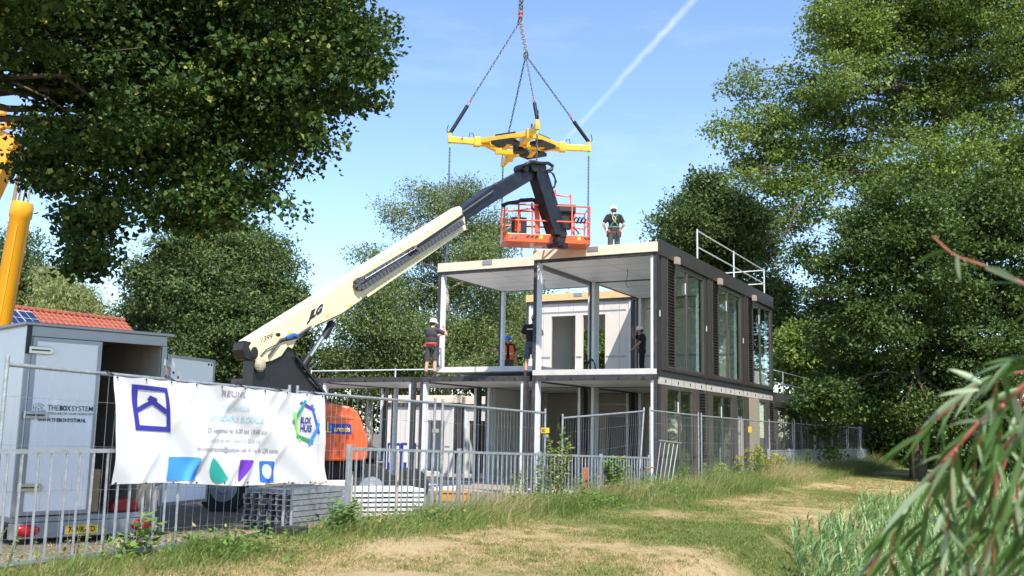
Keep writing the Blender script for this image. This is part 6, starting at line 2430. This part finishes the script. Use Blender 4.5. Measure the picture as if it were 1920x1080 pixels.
# ------------------------------------------------------------------ reeds in the ditch
ns = 4200
A_ = -14 + 62 * rng.random(ns) ** 1.15
D_ = -9.0 + 4.3 * rng.random(ns)
X, Y = F0.x + FU.x * A_ + FN.x * D_, F0.y + FU.y * A_ + FN.y * D_
k = vis(X, Y, .2, 120) & (Y > 5.0) & (D_ < -4.75 - .36 * np.maximum(0, 15.5 - Y))
X, Y = X[k], Y[k]
ns = len(X)
zg = gz(X, Y)
hh = (.16 - zg) + rng.normal(0, .16, ns) + .25 * (vnoise(X, Y, .5) - .5)
nl = 7
n = ns * nl
si = np.repeat(np.arange(ns), nl)
f_ = .30 + .70 * np.tile(np.arange(nl) / (nl - 1), ns) + rng.normal(0, .03, n)
lean = rng.normal(size=(ns, 2)) * .10 + np.array([.06, 0])
bx_ = X[si] + lean[si, 0] * f_ * hh[si]
by_ = Y[si] + lean[si, 1] * f_ * hh[si]
bz_ = zg[si] + f_ * hh[si] * .8
ang = rng.random(n) * 2 * np.pi
dirx, diry = np.cos(ang) * .7 + .35, np.sin(ang) * .7
Ll = .30 + .22 * rng.random(n)
seg = 4
wd = .024 + .016 * rng.random(n)
V = np.zeros((n, 2 * seg + 1, 3))
sxn, syn = -diry, dirx
for i in range(seg + 1):
    t_ = i / seg
    cx = bx_ + dirx * Ll * (.25 * t_ + .55 * t_ * t_)
    cy = by_ + diry * Ll * (.25 * t_ + .55 * t_ * t_)
    cz_ = bz_ + Ll * (.95 * t_ - .62 * t_ * t_ * (.5 + .9 * ((si * 7) % 10) / 10))
    if i < seg:
        w2 = wd * math.sin(math.pi * (.25 + .75 * t_)) / 2
        V[:, 2 * i] = np.stack([cx - sxn * w2, cy - syn * w2, cz_], 1)
        V[:, 2 * i + 1] = np.stack([cx + sxn * w2, cy + syn * w2, cz_], 1)
    else:
        V[:, 2 * i] = np.stack([cx, cy, cz_], 1)
k_ = 2 * seg + 1
base = (np.arange(n) * k_)[:, None]
tri = []
for i in range(seg - 1):
    a = 2 * i
    tri += [[a, a + 1, a + 3], [a, a + 3, a + 2]]
tri += [[2 * seg - 2, 2 * seg - 1, 2 * seg]]
Ft = np.concatenate([base + np.array(q_) for q_ in tri])
vr = np.clip(.5 + rng.normal(0, .2, n) - .25 * (f_ < .5) + .5 * (rng.random(n) < .03), 0, 1)
np_mesh('reeds', V.reshape(-1, 3), Ft, M['reed_leaf'], var=np.repeat(vr, k_), kind='stuff')
blades('reed_stems', X, Y, hh * .95, np.full(ns, .012), np.full(ns, .12), np.tile([[.5, 0]], (ns, 1)), np.full(ns, .45), M['reed_leaf'], 2, kind='stuff')

# ------------------------------------------------------------------ willow sprays close to the camera
wl = root('willow_branch', 'out of focus willow branch with red twigs close at the right edge', 'branch', P(2050, 500, 2.9))
stems = [
    ([(2010, 660), (1920, 724), (1852, 780), (1788, 844), (1713, 935), (1669, 1002), (1622, 1085)], 2.5, .0060),
    ([(1880, 760), (1874, 800), (1866, 924), (1862, 1090)], 2.4, .0040),
    ([(1792, 842), (1784, 900), (1777, 980), (1772, 1085)], 2.5, .0034),
    ([(2000, 690), (1900, 700), (1838, 718), (1790, 760), (1740, 800), (1695, 840)], 2.6, .0030),
    ([(2000, 580), (1920, 532), (1850, 500), (1790, 478), (1748, 442)], 2.3, .0032),
    ([(2000, 700), (1940, 760), (1915, 860), (1905, 960), (1900, 1090)], 2.2, .0036),
    ([(1990, 800), (1950, 900), (1930, 1000), (1925, 1100)], 2.1, .0036),
    ([(2000, 690), (1935, 668), (1890, 680), (1868, 720), (1860, 770)], 2.35, .0028),
    ([(1713, 935), (1690, 960), (1672, 1020), (1668, 1085)], 2.55, .0026),
    ([(1852, 780), (1830, 850), (1822, 960), (1815, 1085)], 2.7, .0030),
    ([(1920, 724), (1890, 850), (1845, 980), (1800, 1085)], 2.8, .0030),
    ([(1990, 760), (1900, 820), (1840, 900), (1790, 990), (1750, 1085)], 2.65, .0036),
    ([(1985, 900), (1950, 980), (1920, 1085)], 2.3, .0030),
    ([(1900, 930), (1860, 1000), (1830, 1085)], 2.5, .0028),
    ([(1788, 850), (1745, 930), (1728, 1000), (1715, 1085)], 2.6, .0028),
    ([(1960, 860), (1915, 930), (1880, 1010), (1850, 1090)], 2.6, .0030),
]
LV, LF, LVar = [], [], []


def willow_leaf(p, d, L, w, v, curl):
    d = d.normalized()
    s = d.cross(Vector((rnd.gauss(0, .6), 1, rnd.gauss(0, .6)))).normalized()
    nn = s.cross(d)
    b0 = len(LV)
    seg_ = 6
    for i in range(seg_ + 1):
        t_ = i / seg_
        c = p + d * (L * t_) + nn * (curl * L * t_ * t_) - Z * (.22 * L * t_ * t_)
        ww = w * (math.sin(math.pi * min(1, .08 + .92 * t_) ** .8) if t_ < 1 else 0.02) * .5
        LV.append(c - s * ww + nn * ww * .35)
        LV.append(c)
        LV.append(c + s * ww + nn * ww * .35)
        LVar.extend([v] * 3)
    for i in range(seg_):
        a = b0 + 3 * i
        LF.extend([(a, a + 1, a + 4, a + 3), (a + 1, a + 2, a + 5, a + 4)])


for si_, (pts, Yw, r) in enumerate(stems):
    wp = [P(x, y, Yw + .05 * i) for i, (x, y) in enumerate(pts)]
    fine = []
    for i in range(len(wp) - 1):
        for j in range(6):
            t_ = j / 6
            p0 = wp[max(i - 1, 0)]
            p1, p2 = wp[i], wp[i + 1]
            p3 = wp[min(i + 2, len(wp) - 1)]
            fine.append(.5 * ((2 * p1) + (p2 - p0) * t_ + (2 * p0 - 5 * p1 + 4 * p2 - p3) * t_ ** 2 + (3 * p1 - p0 - 3 * p2 + p3) * t_ ** 3))
    fine.append(wp[-1])
    m_ = len(fine)
    MB().tube(fine, [r * (1.35 - .7 * i / m_) for i in range(m_)], 7).build('twig', M['twig'], wl, smooth=True)
    tot = sum((b_ - a).length for a, b_ in zip(fine[:-1], fine[1:]))
    nlv = int(tot / (.027 if si_ != 4 else .085))
    for i in range(nlv):
        f = (i + rnd.random() * .6) / nlv * (m_ - 1)
        i0 = min(int(f), m_ - 2)
        p = fine[i0].lerp(fine[i0 + 1], f - i0)
        td = (fine[i0 + 1] - fine[i0]).normalized()
        sd = 1 if i % 2 else -1
        side = Vector((rnd.gauss(0, .5) - .25, rnd.gauss(0, .6), rnd.gauss(0, .35) - .15))
        d = td * .55 + side * .7 + Vector((-.35 * sd - .1, 0, -.25))
        willow_leaf(p, d, rnd.uniform(.08, .14), rnd.uniform(.011, .018), rnd.choice([rnd.uniform(0, .42), rnd.uniform(0, .42), rnd.uniform(0, .4), rnd.uniform(.5, .95)]), rnd.uniform(-.25, .15))
# a few broad leaves with a clear outline
for x, y, x2, y2, Yw in ((1848, 502, 1915, 525, 2.3), (1840, 718, 1775, 683, 2.6), (1812, 738, 1730, 790, 2.6), (1850, 790, 1780, 792, 2.5), (1740, 905, 1655, 985, 2.5), (1795, 478, 1800, 520, 2.3), (1835, 730, 1760, 735, 2.6)):
    a, b_ = P(x, y, Yw), P(x2, y2, Yw + .03)
    willow_leaf(a, b_ - a + Z * .01, (b_ - a).length * 1.05, .017, .8, 0)
np_mesh('leaves', np.array([tuple(v) for v in LV]), np.array(LF), M['willow_leaf'], wl, var=np.array(LVar), smooth=True)
# ------------------------------------------------------------------ camera and render settings
cd_ = D.cameras.new('camera')
cam = D.objects.new('camera', cd_)
col.objects.link(cam)
cam.matrix_world = Matrix(((RT.x, UP.x, -FW.x, 0), (RT.y, UP.y, -FW.y, 0), (RT.z, UP.z, -FW.z, EYE), (0, 0, 0, 1)))
cd_.sensor_width = 36
cd_.lens = 36 * F / 1920
cd_.clip_end = 5000
cd_.clip_start = .05
cd_.dof.use_dof = True
cd_.dof.focus_distance = 26
cd_.dof.aperture_fstop = 3.6
sc.camera = cam
sc.view_settings.view_transform = 'Standard'
sc.view_settings.look = 'None'
sc.view_settings.exposure = 0.8
sc.view_settings.gamma = 1
sc.cycles.max_bounces = 8
sc.cycles.transparent_max_bounces = 12
sc.cycles.use_denoising = True
